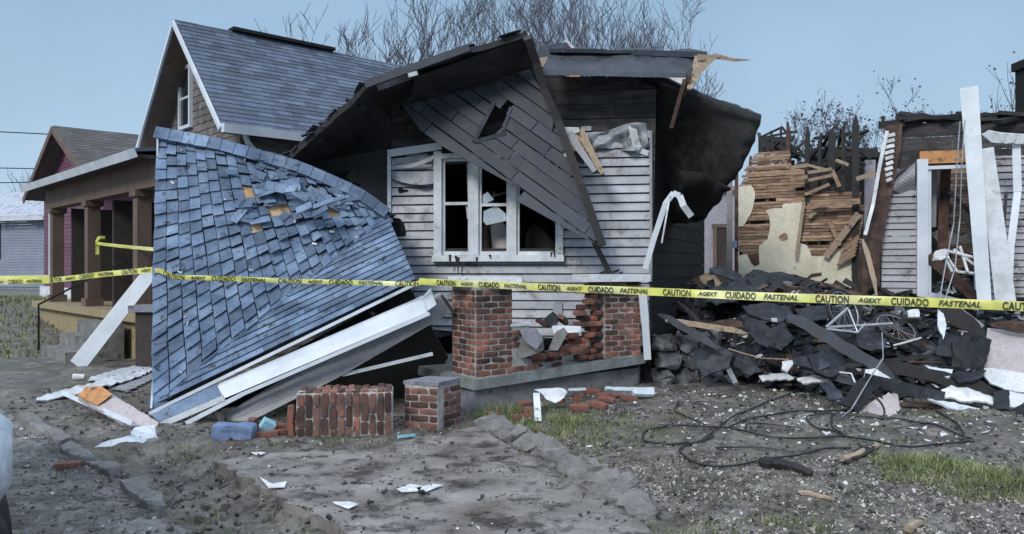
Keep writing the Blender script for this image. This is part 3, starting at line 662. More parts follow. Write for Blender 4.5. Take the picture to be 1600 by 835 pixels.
# right roof slab remnant
mb = MB()
mb.grid(lambda u, v: P(848+ (1072-848)*u + (14*v if u < .5 else 34*v*1.0), 117-36*v+5*u+2*math.sin(u*20)*v, 9.95+.5*v+.05*math.sin(u*7)), 30, 6, th=(0,.04,.07))
build('porch_roof_remnant', mb, mt['char_blue'], bh)
mb = MB(); mb.beam(P(858,79,10.45), P(945,80,10.45), .05, .3); mb.beam(P(940,81,10.45), P(985,81,10.45), .04, .3); mb.beam(P(988,82,10.42), P(1100,86,10.42), .07, .3)
build('roof_edge_layers', mb, mt['shingle_dark'], bh)
mb = MB(); 
for a, b, w1, w2 in ((P(1098,88,10.3),P(1076,140,10.0),.20,.05),(P(1120,86,10.3),P(1083,118,10.1),.06,.10),(P(1090,90,10.2),P(1128,88,10.3),.08,.02),(P(1118,88,10.3),P(1150,95,10.3),.07,.03),(P(1148,94,10.3),P(1172,94,10.3),.04,.01)): mb.beam(a, b, w1, .02, wd2=w2)
build('splintered_edge', mb, mt['wood'], bh)
mb = MB(); mb.beam(P(1070,124,10.0), P(1049,200,10.2), .05, .05); mb.beam(P(1078,118,10.0), P(1066,150,10.1), .07, .03); build('hanging_splinter', mb, mt['brownburn'], bh)
# roof deck hanging to the right
mb = MB()
ov = [(1022,118,10.5),(1060,132,10.4),(1105,152,10.35),(1150,168,10.3),(1188,182,10.25),(1188,196,10.25),(1178,222,10.3),(1160,262,10.5),(1148,282,10.6),(1128,300,10.8),(1104,342,11.1),(1094,346,11.3),(1060,350,11.6),(1020,360,11.9)]
cc = sum((P(*p) for p in ov), Vector())/len(ov); dn = []
for i in range(len(ov)):
    a, b = P(*ov[i]), P(*ov[(i+1) % len(ov)]); n = max(1, int((b-a).length/.07))
    for k in range(n): q = a+(b-a)*k/n; q += Vector((noise.noise(q*9), 0, noise.noise(q*9+Vector((3,3,3)))))*.03; dn.append(q)
def crumple(mb, ring, n_, th, cell=.09, amp=.02, bend=0, freq=4):
    cen = sum(ring, Vector())/len(ring); n_ = Vector(n_).normalized(); u = n_.orthogonal().normalized(); v = n_.cross(u)
    pl = [((p-cen).dot(u), (p-cen).dot(v), (p-cen).dot(n_)) for p in ring]
    bm = bmesh.new(); vs = [bm.verts.new((a, b, 0)) for a, b, c in pl]
    try: bm.faces.new(vs)
    except Exception: bm.free(); return
    for ax in (0, 1):
        lo, hi = min(p[ax] for p in pl), max(p[ax] for p in pl); k = lo+cell*.5
        while k < hi:
            co = [0,0,0]; co[ax] = k; no = [0,0,0]; no[ax] = 1
            bmesh.ops.bisect_plane(bm, geom=bm.verts[:]+bm.edges[:]+bm.faces[:], plane_co=co, plane_no=no); k += cell
    bmesh.ops.triangulate(bm, faces=bm.faces[:])
    R0 = max(math.hypot(a, b) for a, b, c in pl); bm.verts.index_update(); out_ = []
    for w_ in bm.verts:
        x, y = w_.co.x, w_.co.y; sw = sz = 0; dm = 9
        for a, b, c in pl:
            d2 = (x-a)**2+(y-b)**2+1e-6; sw += 1/d2**1.5; sz += c/d2**1.5; dm = min(dm, d2)
        k = 1-min(1, (x*x+y*y)/(R0*R0))
        p = cen+u*x+v*y; h = sz/sw+bend*k+amp*(abs(noise.noise(p*freq))*2-.5)+amp*.5*noise.noise(p*freq*2.7)
        out_.append(p+n_*h)
    fs = [[w_.index for w_ in f.verts] for f in bm.faces]; be = [(e.verts[0].index, e.verts[1].index) for e in bm.edges if len(e.link_faces) == 1]
    bm.free(); m = len(out_); T_ = Vector(th)
    mb.add(out_+[p+T_ for p in out_], fs+[[m+i for i in reversed(f)] for f in fs]+[(a, b, m+b, m+a) for a, b in be])
def disc(mb, ring, cen, th, NR=10, bumpy=.02):
    n = len(ring); vs = []
    for r in range(NR):
        for p in ring:
            q = cen+(p-cen)*(1-r/NR); q = q+Vector((0, noise.noise(q*2.3)*bumpy*3*(r/NR), 0)); vs.append(q)
    vs.append(cen); m = len(vs); vs += [v+Vector(th) for v in vs]
    fs = [(r*n+i, r*n+(i+1) % n, (r+1)*n+(i+1) % n, (r+1)*n+i) for r in range(NR-1) for i in range(n)]+[((NR-1)*n+i, (NR-1)*n+(i+1) % n, NR*n) for i in range(n)]
    fs += [tuple(m+k for k in reversed(f)) for f in fs]; fs += [(i, m+i, m+(i+1) % n, (i+1) % n) for i in range(n)]
    mb.add(vs, fs)
crumple(mb, dn, (.2,-1,-.35), (.03,.09,.05), .12, .012, 0, 1.6); build('sagging_roof_deck', mb, mt['char'], bh, smooth=True)
mb = MB(); ring = [P(*p) for p in [(1062,268,10.45),(1100,272,10.4),(1142,296,10.5),(1130,302,10.7),(1104,340,11.0),(1080,342,11.1),(1058,330,11.0)]]
crumple(mb, ring, (.2,-1,-.2), (.02,.03,.02), .1, .02); build('torn_roofing_felt', mb, mt['void'], bh, smooth=True)
mb = MB(); mb.beam(P(1034,131,10.25), P(1110,154,10.2), .03, .05); mb.beam(P(1110,154,10.2), P(1188,183,10.15), .035, .05); build('deck_edge', mb, mt['shingle_dark'], bh)
mb = MB(); mb.prism([P(1033,120,11.2), P(1072,120,11.2), P(1068,140,11.2), P(1034,130,11.2)], (0,.04,0)); build('pale_roof_scrap', mb, mt['bone'], bh)
# torn corner of siding at right of the hanging panel
for pts, m_ in (([P(888,208,10.1), P(930,268,9.95)], 'soffit'), ([P(880,212,10.2), P(886,258,10.1)], 'white_dirty'), ([P(873,205,10.2), P(905,203,10.15)], 'white_dirty'), ([P(905,203,10.2), P(942,272,10.05)], 'wood')):
    mb = MB(); mb.beam(pts[0], pts[1], .11, .02, wd2=.06); build('torn_siding_strip', mb, mt[m_], bh)
mb = MB(); mb.prism([P(x,y,10.35) for x,y in [(892,214),(918,208),(922,232),(905,240),(893,236)]], (0,.03,0)); build('exposed_wood', mb, mt['ply'], bh)
mb = MB(); mb.prism([P(x,y,10.1) for x,y in [(928,262),(942,264),(944,276),(934,270),(926,272)]], (0,.04,0)); mb.prism([P(x,y,10.25) for x,y in [(885,240),(915,232),(912,258),(900,250),(890,262)]], (0,.04,0)); build('burnt_tip', mb, mt['char'], bh)
# pieces behind the ridge
mb = MB(); mb.prism([P(832,98,11.5), P(845,72,11.5), P(885,66,11.5), P(900,84,11.5), P(862,90,11.4)], (0,.4,.0)); build('rear_roof_fragment', mb, mt['shingle_dark'], bh)
mb = MB(); mb.prism([P(836,92,11.3), P(858,88,11.3), P(842,116,11.3)], (0,.05,0)); build('pale_gable_scrap', mb, mt['wood'], bh)
# bent corner trim at the right
curl('bent_corner_trim', bh, [P(1008,420,10.2), P(1022,372,10.1), P(1040,318,10.0), P(1052,302,10.0), P(1062,306,9.95)], .07, 'white', .02)
curl('bent_trim_tail', bh, [P(1062,306,9.95), P(1068,322,9.9), P(1080,338,9.95)], .08, 'white_dirty', .01)
mb = MB(); mb.tube([P(1047,306,9.98), P(1040,345,9.95), P(1034,380,10.0)], .012, 5); build('hanging_wire', mb, mt['bone'], bh)
mb = MB(); mb.beam(P(1003,446,10.05), P(1008,505,10.1), .10, .03); mb.beam(P(1008,503,10.1), P(1012,562,10.15), .09, .03); build('fallen_corner_board', mb, mt['white'], bh)

# porch slab, foundation, piers
C0 = Vector((-.41, 8.58, 0)); SR = Vector((1.70, 10.25, 0)); SLf = Vector((-1.28, 10.0, 0))
zt0, ztR, ztL = .385, .475, .385
def slabz(p):
    t_ = max(0, min(1, (p-C0).dot((SR-C0).normalized())/(SR-C0).length)); return zt0+(ztR-zt0)*t_
dR = (SR-C0).normalized(); dL = (SLf-C0).normalized()
mb = MB(); R_ = SR+Vector((0,.5,0)); BL = Vector((-1.6, 11.0, 0)); BR = Vector((1.8, 10.6, 0))
top = [C0, SR, BR, BL, SLf]
mb.prism([p+Z*(slabz(p)-.11) for p in top], Z*.11); build('porch_slab', mb, mt['slab_edge'], bh)
ins = C0+(dR+dL)*.06
mb = MB(); mb.prism([ins-Z*.1, SR-dR*.03+dL*.1-Z*.1, BR-Vector((.1,0,.1)), BL+Vector((.1,0,-.1)), SLf+dR*.08-Z*.1], Z*.40)
fo = build('porch_foundation', mb, mt['concrete'], bh)
mb = MB(); a = ins+dR*.22; mb.hexa([ins+Vector((-.012,-.012,-.1)), ins+Vector((-.012,-.012,.265)), ins+dL*.9+Vector((-.012,-.004,.265)), ins+dL*.9+Vector((-.012,-.004,-.1))],
      [ins+dR*.02-Z*.1, ins+dR*.02+Z*.265, ins+dL*.9+dR*.02+Z*.265, ins+dL*.9+dR*.02-Z*.1]); build('painted_foundation_face', mb, mt['concrete_l'], bh)
def brick_face(mb, A, B, z0, ztop, n, miB=0, rnd=random, bl=.2, bh_=.058, jo=.010, zoff=None, profile=None, prot=.008, keep=1, jit=0):
    d = B-A; Lg = d.length; d = d.normalized(); r = 0; z = z0
    while z+bh_ <= ztop+.01:
        s = -(bl/2+jo)*(r % 2)
        while s < Lg:
            a, b = max(s, .0), min(s+bl, Lg)
            if b-a > .02 and (profile is None or profile((a+b)/2) > z+bh_) and rnd.random() < keep:
                q = rnd.uniform(-jit, jit)
                zz = z+(zoff((a+b)/2) if zoff else 0)
                rough_block(mb, A+d*(a+b)/2+Z*(zz+bh_/2)-n*(.05-prot-q), d, n, Z, (b-a)*1.01, .10, bh_*1.03, .006, miB, seg=1)
            s += bl+jo
        z += bh_+jo; r += 1
# left pier
Lc = C0+(dR+dL)*.07; pr = build; mb = MB()
pw1, pw2 = .50, .56
nR = Vector((dR.y, -dR.x, 0)); nL = Vector((-dL.y, dL.x, 0)); nL = nL if nL.dot(CAM-Lc) > 0 else -nL; nR = nR if nR.dot(CAM-Lc) > 0 else -nR
core = [Lc, Lc+dR*pw1, Lc+dR*pw1+dL*pw2, Lc+dL*pw2]; zb = zt0
mb.prism([p+Z*zb for p in core], Z*(1.50-zb-.1), 1)
brick_face(mb, Lc+Vector((0,0,0)), Lc+dR*pw1, zb+.02, 1.40, nR, 0, prot=.007)
brick_face(mb, Lc+dL*.10, Lc+dL*pw2, zb+.02, 1.40, nL, 0, prot=.007)
lp = build('brick_pier', mb, [mt['brick'], mt['mortar']], bh)
cp = P(692,439,8.9); cq = P(806,439,9.0)
mb = MB(); cm = (core[0]+core[2])/2; mb.box(cm+Z*1.445+Vector((.02,0,0)), Vector((1,.08,0)).normalized(), Z, Vector((-.08,1,0)).normalized(), .80, .09, .70); build('pier_cap', mb, mt['cap'], lp)
mb = MB()
# right pier
zr = .46; RA = P(945,500,9.95); RA.z = 0; RB = P(1001,500,10.2); RB.z = 0; dd = (RB-RA).normalized(); nn = Vector((dd.y, -dd.x, 0))
core = [RA, RB, RB-nn*.45, RA-nn*.45]; mb.prism([p+Z*zr for p in core], Z*(1.42-zr), 1); brick_face(mb, RA, RB, zr+.02, 1.42, nn, 0, jit=.004)
# toothed remains to the left of it
TA = P(878,500,9.55); TA.z = 0; dt = (RA-TA); Lt = dt.length
mb2 = mb
for r in range(14):
    z = zr+.0+r*.068; reach = [.75,.7,.66,.5,.62,.42,.5,.34,.42,.3,.36,.28,.3,.2][r]
    for k in range(4):
        s = k*.14+(r % 2)*.07
        if s > reach: continue
        if (r+k) % 3 == 0 and s > .1: continue
        rough_block(mb2, RA-dt.normalized()*(s+.05)+Z*(z+.03)-nn*(.1+.05*(r % 2)), dt.normalized(), nn, Z, .13, .16, .060, .012, 0, seg=1)
rpier = build('brick_pier', mb, [mt['brick'], mt['mortar']], bh)
mb = MB(); a, b = P(908,437,9.75), P(1004,437,10.1); m_ = (a+b)/2; d = (b-a).normalized(); mb.box(Vector((m_.x, m_.y+.12, 1.465)), Vector((d.x,d.y,0)).normalized(), Z, Vector((-d.y,d.x,0)).normalized(), .84, .09, .5); build('pier_cap', mb, mt['cap'], rpier)
mb = MB()
for k in range(7): c_ = P(940+k*5, 427-(k % 3)*2, 9.95); mb.box(c_, Vector((1,0,.3)).normalized(), Z, Vector((0,1,0)), .05, .03, .06)
build('burnt_scraps', mb, mt['char'], rpier)
# low brick wall between piers, collapsed
mb = MB(); LA = Lc+dR*pw1; LB = TA; dw = (LB-LA).normalized(); nw = Vector((dw.y,-dw.x,0)); Lw = (LB-LA).length
prof_w = lambda s: .93 if s < .28 else (.70 if s < .4 else (.58 if s < .8 else .66))
brick_face(mb, LA, LB, .42, .95, nw, 0, profile=prof_w, keep=.97, jit=.01); 
mb.prism([LA+Z*.40-nw*.0, LA+dw*.27+Z*.40, LA+dw*.27+Z*.93, LA+Z*.93], -nw*.2, 1); mb.prism([LA+dw*.28+Z*.40, LB+Z*.42, LB+Z*.56, LA+dw*.28+Z*.56], -nw*.2, 1)
build('low_brick_wall', mb, [mt['brick'], mt['mortar']], bh)
mb = MB(); mb.box(LA+dw*.13+Z*.945-nw*.1, dw, Z, nw, .30, .03, .22); build('wall_coping', mb, mt['cap'], bh)
# rough stone foundation to the right of the corner
mb = MB(); random.seed(3)
for r in range(3):
    for k in range(3):
        c_ = P(1035+k*34+(r % 2)*10, 590-r*27, 10.55+.1*k); rough_block(mb, c_+Vector((random.uniform(-.03,.03),random.uniform(-.05,.05),random.uniform(-.02,.02))), *ori(.2+random.uniform(-.2,.2), random.uniform(-.1,.1), random.uniform(-.1,.1)), random.uniform(.2,.3), .3, .21, .07)
build('stone_foundation', mb, mt['stone_dark'], bh)

# ------------------------------------------------------------------ loose things on the porch slab and ground: bricks
def brick(px, py, rz, label, D=None, rx=0, ry=0, L=.2, mat='brick_loose', name='brick', cat='brick', group='loose bricks around the burnt house', h=.06, wd=.095):
    p = P(px, py, D) if D else G(px, py)+Z*.025
    mb = MB(); U, V, N = ori(rz, rx, ry); rough_block(mb, p, U, V, N, L, wd, h, .01, seg=2); return build(name, mb, mt[mat], label=label, cat=cat, group=group)
bl = [(818,635,.3,.2,0,'dark brick leaning on the foundation left of the fallen downspout'),(812,622,-.5,.9,.2,'orange brick propped on the foundation wall above another brick'),(822,646,.1,0,0,'half brick sitting in the grass edge left of the fallen downspout'),
(772,652,.2,.1,0,'brick half buried at the lilac foundation corner'),(815,656,.5,0,0,'flat orange brick shard left of the downspout\'s open end'),(876,630,1.3,.2,1.3,'red brick standing on end right of the fallen downspout'),(903,628,1.5,0,1.4,'grey mortar-covered brick standing upright mid-cluster'),(905,641,0,.2,0,'mossy brick stub below the upright grey brick'),
(925,615,.1,.3,.1,'dark brick lying against the foundation behind the orange split bricks'),(942,622,.5,.2,0,'reddish brick wedged behind the split orange bricks'),(948,628,-.3,.25,.1,'bright orange brick split lengthwise, upper of two'),(935,637,-.5,.1,.15,'bright orange brick split lengthwise, lower of two'),
(963,622,.6,.4,0,'brown brick left of the ochre brick block'),(982,626,.1,0,.1,'ochre brown brick at the right end of the cluster'),(888,618,.1,.3,0,'brick under the grey paper sheet by the foundation'),(968,612,.2,0,.2,'brick beneath the white board on the foundation')]
for k, (x, y, rz, rx, ry, lab) in enumerate(bl): brick(x, y, rz, lab, rx=rx, ry=ry, L=.2 if k % 3 else .15)
sb = [(812,534,.4,9.2,'sooty brick at the left of the rubble on the porch slab'),(826,551,-.4,9.15,'chipped pinkish brick fallen in front of the concrete chunks'),(840,556,.3,9.2,'dark brick lying on the slab edge by the chunk'),(862,553,.7,9.3,'dark brick lying flat in the middle of the slab edge'),(848,505,.9,9.5,'long dark brick leaning in the gap of the low wall'),(879,500,1.2,9.6,'red-brown brick leaning right of the gap'),(882,545,.6,9.45,'sooty brick before the toothed wall'),(900,547,.5,9.5,'sooty brick at the foot of the toothed pier')]
for x, y, rz, D, lab in sb: brick(x, y, rz, lab, D=D, rx=.3*rz, ry=.4*rz if y < 520 else .1, mat='brick', group='bricks tumbled on the porch slab')
def chunk(pts, label, D, mat='concrete', th=.09, name='concrete_chunk', cat='concrete chunk'):
    mb = MB(); mb.prism([P(x, y, D+(y-520)*-.002) for x, y in pts], (.02, th, .02)); return build(name, mb, mt[mat], label=label, cat=cat)
chunk([(800,540),(808,520),(830,515),(846,530),(848,548),(830,556),(812,560)], 'large grey concrete chunk leaning left on the porch rubble', 9.1)
chunk([(812,518),(835,516),(846,535),(838,548),(822,535)], 'pale broken concrete face on top of the large grey chunk', 9.02, 'concrete_l', .05)
chunk([(868,520),(880,514),(886,522),(872,548),(856,548)], 'narrow grey concrete chunk standing in the porch rubble', 9.3)
chunk([(862,512),(905,513),(908,519),(866,522)], 'long white slab scrap over the porch rubble', 9.35, 'cap', .05)
chunk([(864,476),(878,476),(879,492),(864,494)], 'small blue-grey metal bracket box against the siding', 10.1, 'soffit', .1, 'bracket', 'bracket')
chunk([(850,500),(862,490),(874,502),(868,512),(856,510)], 'crumpled black felt lump in the low wall gap', 9.5, 'paper', .12, 'felt_lump', 'debris')
# fallen brick pier on its side, and standing chunk
t = thing('fallen_brick_pier', G(538,686), 'brick pier lying on its side with white mortar joints, on the drive', 'pier')
A_ = G(463,684); B_ = G(613,680); A_.z = B_.z = 0; d = (B_-A_).normalized(); n_ = Vector((d.y,-d.x,0)); Lg = (B_-A_).length
mb = MB(); zt_ = .40; mb.prism([A_-Z*.05-n_*.01, B_-Z*.05-n_*.01, B_-Z*.05-n_*.40, A_-Z*.05-n_*.40], Z*(zt_+.05)); build('core', mb, mt['mortar_w'], t)
mb = MB(); nb = 12; wb = Lg/nb; random.seed(5)
for k in range(nb):
    u = (k+.5)*wb; cuts = [(.0,.16),(.17,.395)] if k % 2 else [(0,.06),(.07,.27),(.28,.395)]
    if k > 7: cuts = [(0,.19),(.2,.395)] if k % 2 else [(0,.12),(.13,.395)]
    for a, b in cuts: rough_block(mb, A_+d*u+Z*(a+b)/2-n_*.03, d, n_, Z, wb-.013+random.uniform(-.004,.003), .09+random.uniform(-.01,.01), b-a, .013, seg=2)
    for q in range(2): rough_block(mb, A_+d*u+Z*(zt_+random.uniform(-.012,.012))-n_*(.1+.2*q), d, n_, Z, wb-.010, .18, .035, .014, seg=2)
build('bricks', mb, mt['brick'], t)
mb = MB(); rough_block(mb, A_-d*.06+Z*.13-n_*.1, d, n_, Z, .06, .1, .3, .01); build('end_brick', mb, mt['brick'], t)
t = thing('brick_pier_chunk', G(672,670), 'square chunk of brick pier standing upright in front of the foundation', 'pier')
K_ = G(684,673); K_.z = 0; kl = Vector((-.94,.34,0)).normalized(); kr = Vector((.5,.866,0)).normalized(); hgt = .44; a1, a2 = .36, .40
mb = MB(); mb.prism([K_-Z*.05, K_+kr*a2-Z*.05, K_+kr*a2+kl*a1-Z*.05, K_+kl*a1-Z*.05], Z*(hgt+.04)); 
nl = Vector((-kl.y,kl.x,0)); nl = nl if nl.dot(CAM-K_) > 0 else -nl; nr = Vector((kr.y,-kr.x,0)); nr = nr if nr.dot(CAM-K_) > 0 else -nr
mb2 = MB(); brick_face(mb2, K_, K_+kl*a1, 0, hgt-.04, nl, 0, jit=.004); brick_face(mb2, K_+kr*.10, K_+kr*a2, 0, hgt-.04, nr, 0, jit=.004)
build('bricks', mb2, mt['brick'], t); build('core', mb, mt['mortar'], t)
mb = MB(); mb.prism([K_+Z*(hgt-.01)-(kl+kr)*.015, K_+kr*a2+Z*(hgt-.01), K_+kr*a2+kl*a1+Z*(hgt-.01), K_+kl*(a1+.02)+Z*(hgt-.01)], Z*.035); build('painted_cap', mb, mt['concrete_l'], t)
mb = MB(); rough_block(mb, G(668,600)*0+P(655,600,8.1), *ori(.3), .1, .06, .05, .02); build('mortar_lump', mb, mt['mortar_w'], t)

# ------------------------------------------------------------------ collapsed porch roof (left foreground)
random.seed(11)
cr_ = thing('collapsed_roof', P(245,650,8.5), 'collapsed blue-grey shingled porch roof leaning on the ground left of the burnt house', 'roof')
tops = [P(245,212,9.5), P(345,231,9.6), P(470,266,9.8), P(560,305,9.95), P(606,338,10.0)]
hipA, hipB = P(606,338,10.0), P(237,636,8.55)
topx = [245,345,470,560,606]
def Tp(s):
    x = 245+361*s
    for i in range(4):
        if x <= topx[i+1] or i == 3: t_ = (x-topx[i])/(topx[i+1]-topx[i]); return tops[i].lerp(tops[i+1], min(1, t_))
def SA(s, t_):
    s = min(1, max(0, s)); s2 = 1.6*s-.6*s*s
    p = Tp(s).lerp(hipB.lerp(hipA, s2), t_)
    bow = math.sin(math.pi*t_)*.045*(1-s)
    return p+Vector((0, -bow+.03*fbm(s*6, t_*4, 1, 3), 0))
def nrm(s, t_):
    e_ = .01; a = SA(min(1,s+e_), t_)-SA(max(0,s-e_), t_); b = SA(s, min(1,t_+e_))-SA(s, max(0,t_-e_)); n = a.cross(b)
    if n.length < 1e-6: n = Vector((0,-1,.4))
    n.normalize(); return n if n.dot(CAM-SA(s,t_)) > 0 else -n
mb = MB(); mb.grid(lambda u, v: SA(u*.995, v)+Vector((0,.035,-.015)), 40, 30, th=(0,.03,-.015)); build('deck', mb, mt['shingle_dark'], cr_)  # deck kept dark to paint shade into the gaps between tabs
mb = MB(); plyb = MB(); NC = 24
def missing(s, t_):
    p = SA(s, t_); r = p-CAM; px, py = CX+F*r.x/r.y, CY-F*r.z/r.y
    return any((px-a)**2/(w1*w1)+(py-b)**2/(h1_*h1_) < 1 for a, b, w1, h1_ in ((421,328,9,5),(440,327,9,7),(457,317,7,5),(505,345,9,4),(547,306,7,3),(384,300,5,6),(402,352,8,4),(490,300,7,4),(520,330,6,4))), px, py
for i in range(NC):
    s0, s1 = i/NC, (i+1)/NC; top, bot = SA(s0, 0), SA(s0, 1); Lc_ = (bot-top).length
    tb = .15; t_ = -(i*.37 % 1)*tb/Lc_
    while t_ < 1:
        dt_ = tb*random.uniform(.95,1.05)/max(Lc_, .1); ta, tz = max(0, t_), min(1, t_+dt_); t_ += dt_
        if tz-ta < .1*dt_: continue
        ms, px, py = missing((s0+s1)/2, (ta+tz)/2)
        n1 = nrm(s0, ta)
        if ms:
            plyb.hexa([SA(s0,ta)+n1*.002,SA(s1,ta)+n1*.002,SA(s1,tz)+n1*.002,SA(s0,tz)+n1*.002],[SA(s0,ta)-n1*.02,SA(s1,ta)-n1*.02,SA(s1,tz)-n1*.02,SA(s0,tz)-n1*.02]); continue
        rough = ss(330, 420, px)*ss(420, 360, py)*ss(600,520,px)*1.0
        lift = random.uniform(.018,.040)+(random.random()**3*.09*rough)
        sl_ = random.uniform(-.006,.006)*(1+3*rough)
        e0 = .03*(s1-s0)
        a, b, c, d = SA(s0+e0, ta)+n1*.004, SA(s1-e0, ta)+n1*.004, SA(s1-e0, tz)+n1*(lift+sl_), SA(s0+e0, tz)+n1*(lift-sl_)
        ext = n1*.008
        dv = (SA(s0, min(1,tz+.01))-SA(s0, tz-.01)).normalized()*random.uniform(-.012,.012)*(1+2*rough)
        mb.hexa([a+ext, b+ext, c+ext+dv, d+ext+dv], [a, b, c+dv, d+dv])
build('left_shingles', mb, mt['shingle'], cr_)
build('bare_patch', plyb, mt['ply'], cr_)
# facet B
RB_ = P(650,438,9.05)
frB = Frame(hipB, RB_-hipB, p2=hipA)
mb = MB(); strips(mb, frB, [[(0,0),((RB_-hipB).dot(frB.U),0),((hipA-hipB).dot(frB.U),(hipA-hipB).dot(frB.V))]], .098, .003, .016, .007, blen=.36, wob=.002)
build('right_shingles', mb, mt['shingle'], cr_)
mb = MB(); mb.prism([hipB-frB.N*.01, RB_-frB.N*.01, hipA-frB.N*.01], -frB.N*.06); build('right_deck', mb, mt['char'], cr_)
mb = MB()   # hip and ridge caps
for k in range(23):
    a = hipA.lerp(hipB, k/23); b = hipA.lerp(hipB, (k+1.25)/23) if k < 22 else hipB; n_ = (frB.N+nrm(.5,.5)).normalized(); w2_ = .15
    d = (b-a).normalized(); u = d.cross(n_)
    for sg, nn_ in ((1, frB.N), (-1, nrm(.4,.6))):
        q = (u*sg); q = (q-nn_*q.dot(nn_)).normalized()*w2_*.62
        base = n_*.028
        mb.hexa([a+base, b+base+n_*.014, b+q+nn_*.03, a+q+nn_*.02], [a+base-n_*.008, b+base+n_*.004, b+q+nn_*.02, a+q+nn_*.01])
build('hip_caps', mb, mt['shingle'], cr_)
mb = MB()
for k in range(18):
    s = k/18; a = Tp(s); b = Tp(min(1, s+1.15/18)); mb.beam(a+Vector((0,-.06,.03)), b+Vector((0,-.07,.035)), .15, .016, face=nrm(.3,.2))
build('ridge_caps', mb, mt['shingle'], cr_)
# back slope, dark
bk_ = [P(262,213,10.2), P(345,224,10.7), P(470,247,11.2), P(560,292,11.4), P(612,338,11.3)]
def SB(s, t_):
    k = s*4; i = min(3, int(k)); f_ = k-i; return Tp(s).lerp(bk_[i].lerp(bk_[i+1], f_), t_)+Vector((0,0,.035*fbm(s*8,t_*5,1,3)*math.sin(t_*3)))
mb = MB(); mb.grid(lambda u, v: SB(u, v)-Z*.03, 30, 8, th=(0,0,-.04)); 
for k in range(240):
    s, t_ = random.random(), random.random(); p = SB(s, t_); U, V, N = ori(random.uniform(-.5,.5), random.uniform(-.3,.3), .3+random.uniform(-.2,.2)); mb.box(p+Z*random.uniform(0,.015), U, V, N, random.uniform(.1,.2), .12, .010)
build('back_slope', mb, mt['shingle_dark'], cr_)
# loose torn shingles on the rough patch
mb = MB()
for (x, y, w1, h1_, r) in ((415,300,.22,.1,-.3),(430,293,.25,.12,.2),(455,296,.22,.08,-.1),(375,342,.3,.09,.05),(385,340,.18,.07,.2),(475,325,.2,.09,-.4),(505,318,.26,.06,-.35),(520,314,.3,.05,-.3),(500,330,.2,.07,-.5),(545,312,.22,.06,-.2),(470,305,.2,.1,.5),(490,300,.16,.08,.7)):
    c_ = P(x, y, 9.72-.0022*(y-212)-.06); U, V, N = ori(random.uniform(-.1,.1), -.5, r); mb.box(c_, U, N, V, w1, h1_, .014)
for k in range(34):
    s_, t_ = random.uniform(.30,.80), random.uniform(.06,.48); n_ = nrm(s_, t_); c_ = SA(s_, t_)+n_*random.uniform(.04,.07)
    u_ = (SA(s_+.02, t_)-SA(s_-.02, t_)).normalized(); a_ = random.gauss(.1,.5); v_ = n_.cross(u_); U = (u_*math.cos(a_)+v_*math.sin(a_)); N = (n_+u_*random.gauss(0,.25)+v_*random.gauss(0,.25)).normalized(); U = (U-N*U.dot(N)).normalized(); V = N.cross(U)
    mb.box(c_, U, V, N, random.uniform(.10,.24), random.uniform(.06,.13), .012)
build('torn_shingles', mb, mt['shingle'], cr_)
mb = MB()
for k in range(34):
    x = random.uniform(250,600); y = random.uniform(225,600)
    if y > 212+(636-212)-(x-245)*.8: continue
    s_ = 0; p = P(x, y, 9.3); best = min(((P(x,y,8.3+i*.02)) for i in range(90)), key=lambda q: min((q-SA(a/20, b/20)).length for a in range(0,21,1) for b in range(0,21,1)))
    if (Vector(((best-CAM).x/(best-CAM).y, 0, 0))).length > 9 or min((best-SA(a/20, b/20)).length for a in range(21) for b in range(21)) > .16: continue
    U, V, N = ori(random.random()*3, 1.1, random.random()); mb.box(best+Vector((0,-.05,.0)), U, V, N, random.uniform(.02,.06), random.uniform(.01,.03), .008)
build('pale_flakes', mb, mt['bone'], cr_)
# drip edge, gutter, soffit
mb = MB(); mb.beam(P(234,646,8.42), P(655,441,8.95), .035, .05); build('drip_edge', mb, mt['white'], cr_)
mb = MB(); mb.beam(P(246,214,9.45), P(244,520,9.1), .02, .05); mb.beam(P(244,520,9.1), P(236,640,8.5), .02, .05); build('left_drip_edge', mb, mt['white'], cr_)
mb = MB(); mb.hexa([P(340,604,8.35), P(350,623,8.3), P(668,488,8.75), P(661,466,8.8)], [P(342,600,8.5), P(352,619,8.45), P(668,484,8.9), P(661,462,8.95)])
mb.hexa([P(661,466,8.79), P(668,486,8.74), P(682,476,8.7), P(673,453,8.75)], [P(661,463,8.9), P(668,482,8.85), P(682,473,8.8), P(673,450,8.85)])
gt = build('gutter', mb, mt['white'], cr_)
mb = MB(); mb.beam(P(250,683,8.15), P(379,616,8.3), .045, .05); mb.beam(P(379,616,8.3), P(671,490,8.7), .04, .05); build('gutter_lip', mb, mt['white'], gt)
mb = MB(); mb.hexa([P(236,648,8.35), P(250,662,8.3), P(348,620,8.3), P(340,604,8.36)], [P(236,646,8.5), P(250,658,8.45), P(348,616,8.45), P(340,600,8.5)]); build('bent_gutter_end', mb, mt['shingle'], cr_)
mb = MB(); mb.beam(P(252,664,8.22), P(350,622,8.25), .06, .03); build('end_trim', mb, mt['white_dirty'], cr_)
mb = MB(); mb.prism([P(353,650,8.4), P(538,537,8.75), P(687,461,9.0), P(708,487,8.98), P(525,592,8.65), P(384,662,8.35), P(356,660,8.35)], (.01,.03,.03)); build('soffit_board', mb, mt['soffit'], cr_)
mb = MB(); mb.beam(P(690,462,8.95), P(708,488,8.93), .03, .06); build('soffit_end', mb, mt['char'], cr_)
mb = MB()   # black sheet painting the shaded underside, rafters
mb.prism([P(246,662,8.9), P(330,672,9.2), P(560,655,9.6), P(640,650,9.8), P(700,560,9.9), P(640,450,9.6)], (0,.08,0)); build('underside_shade', mb, mt['void'], cr_)
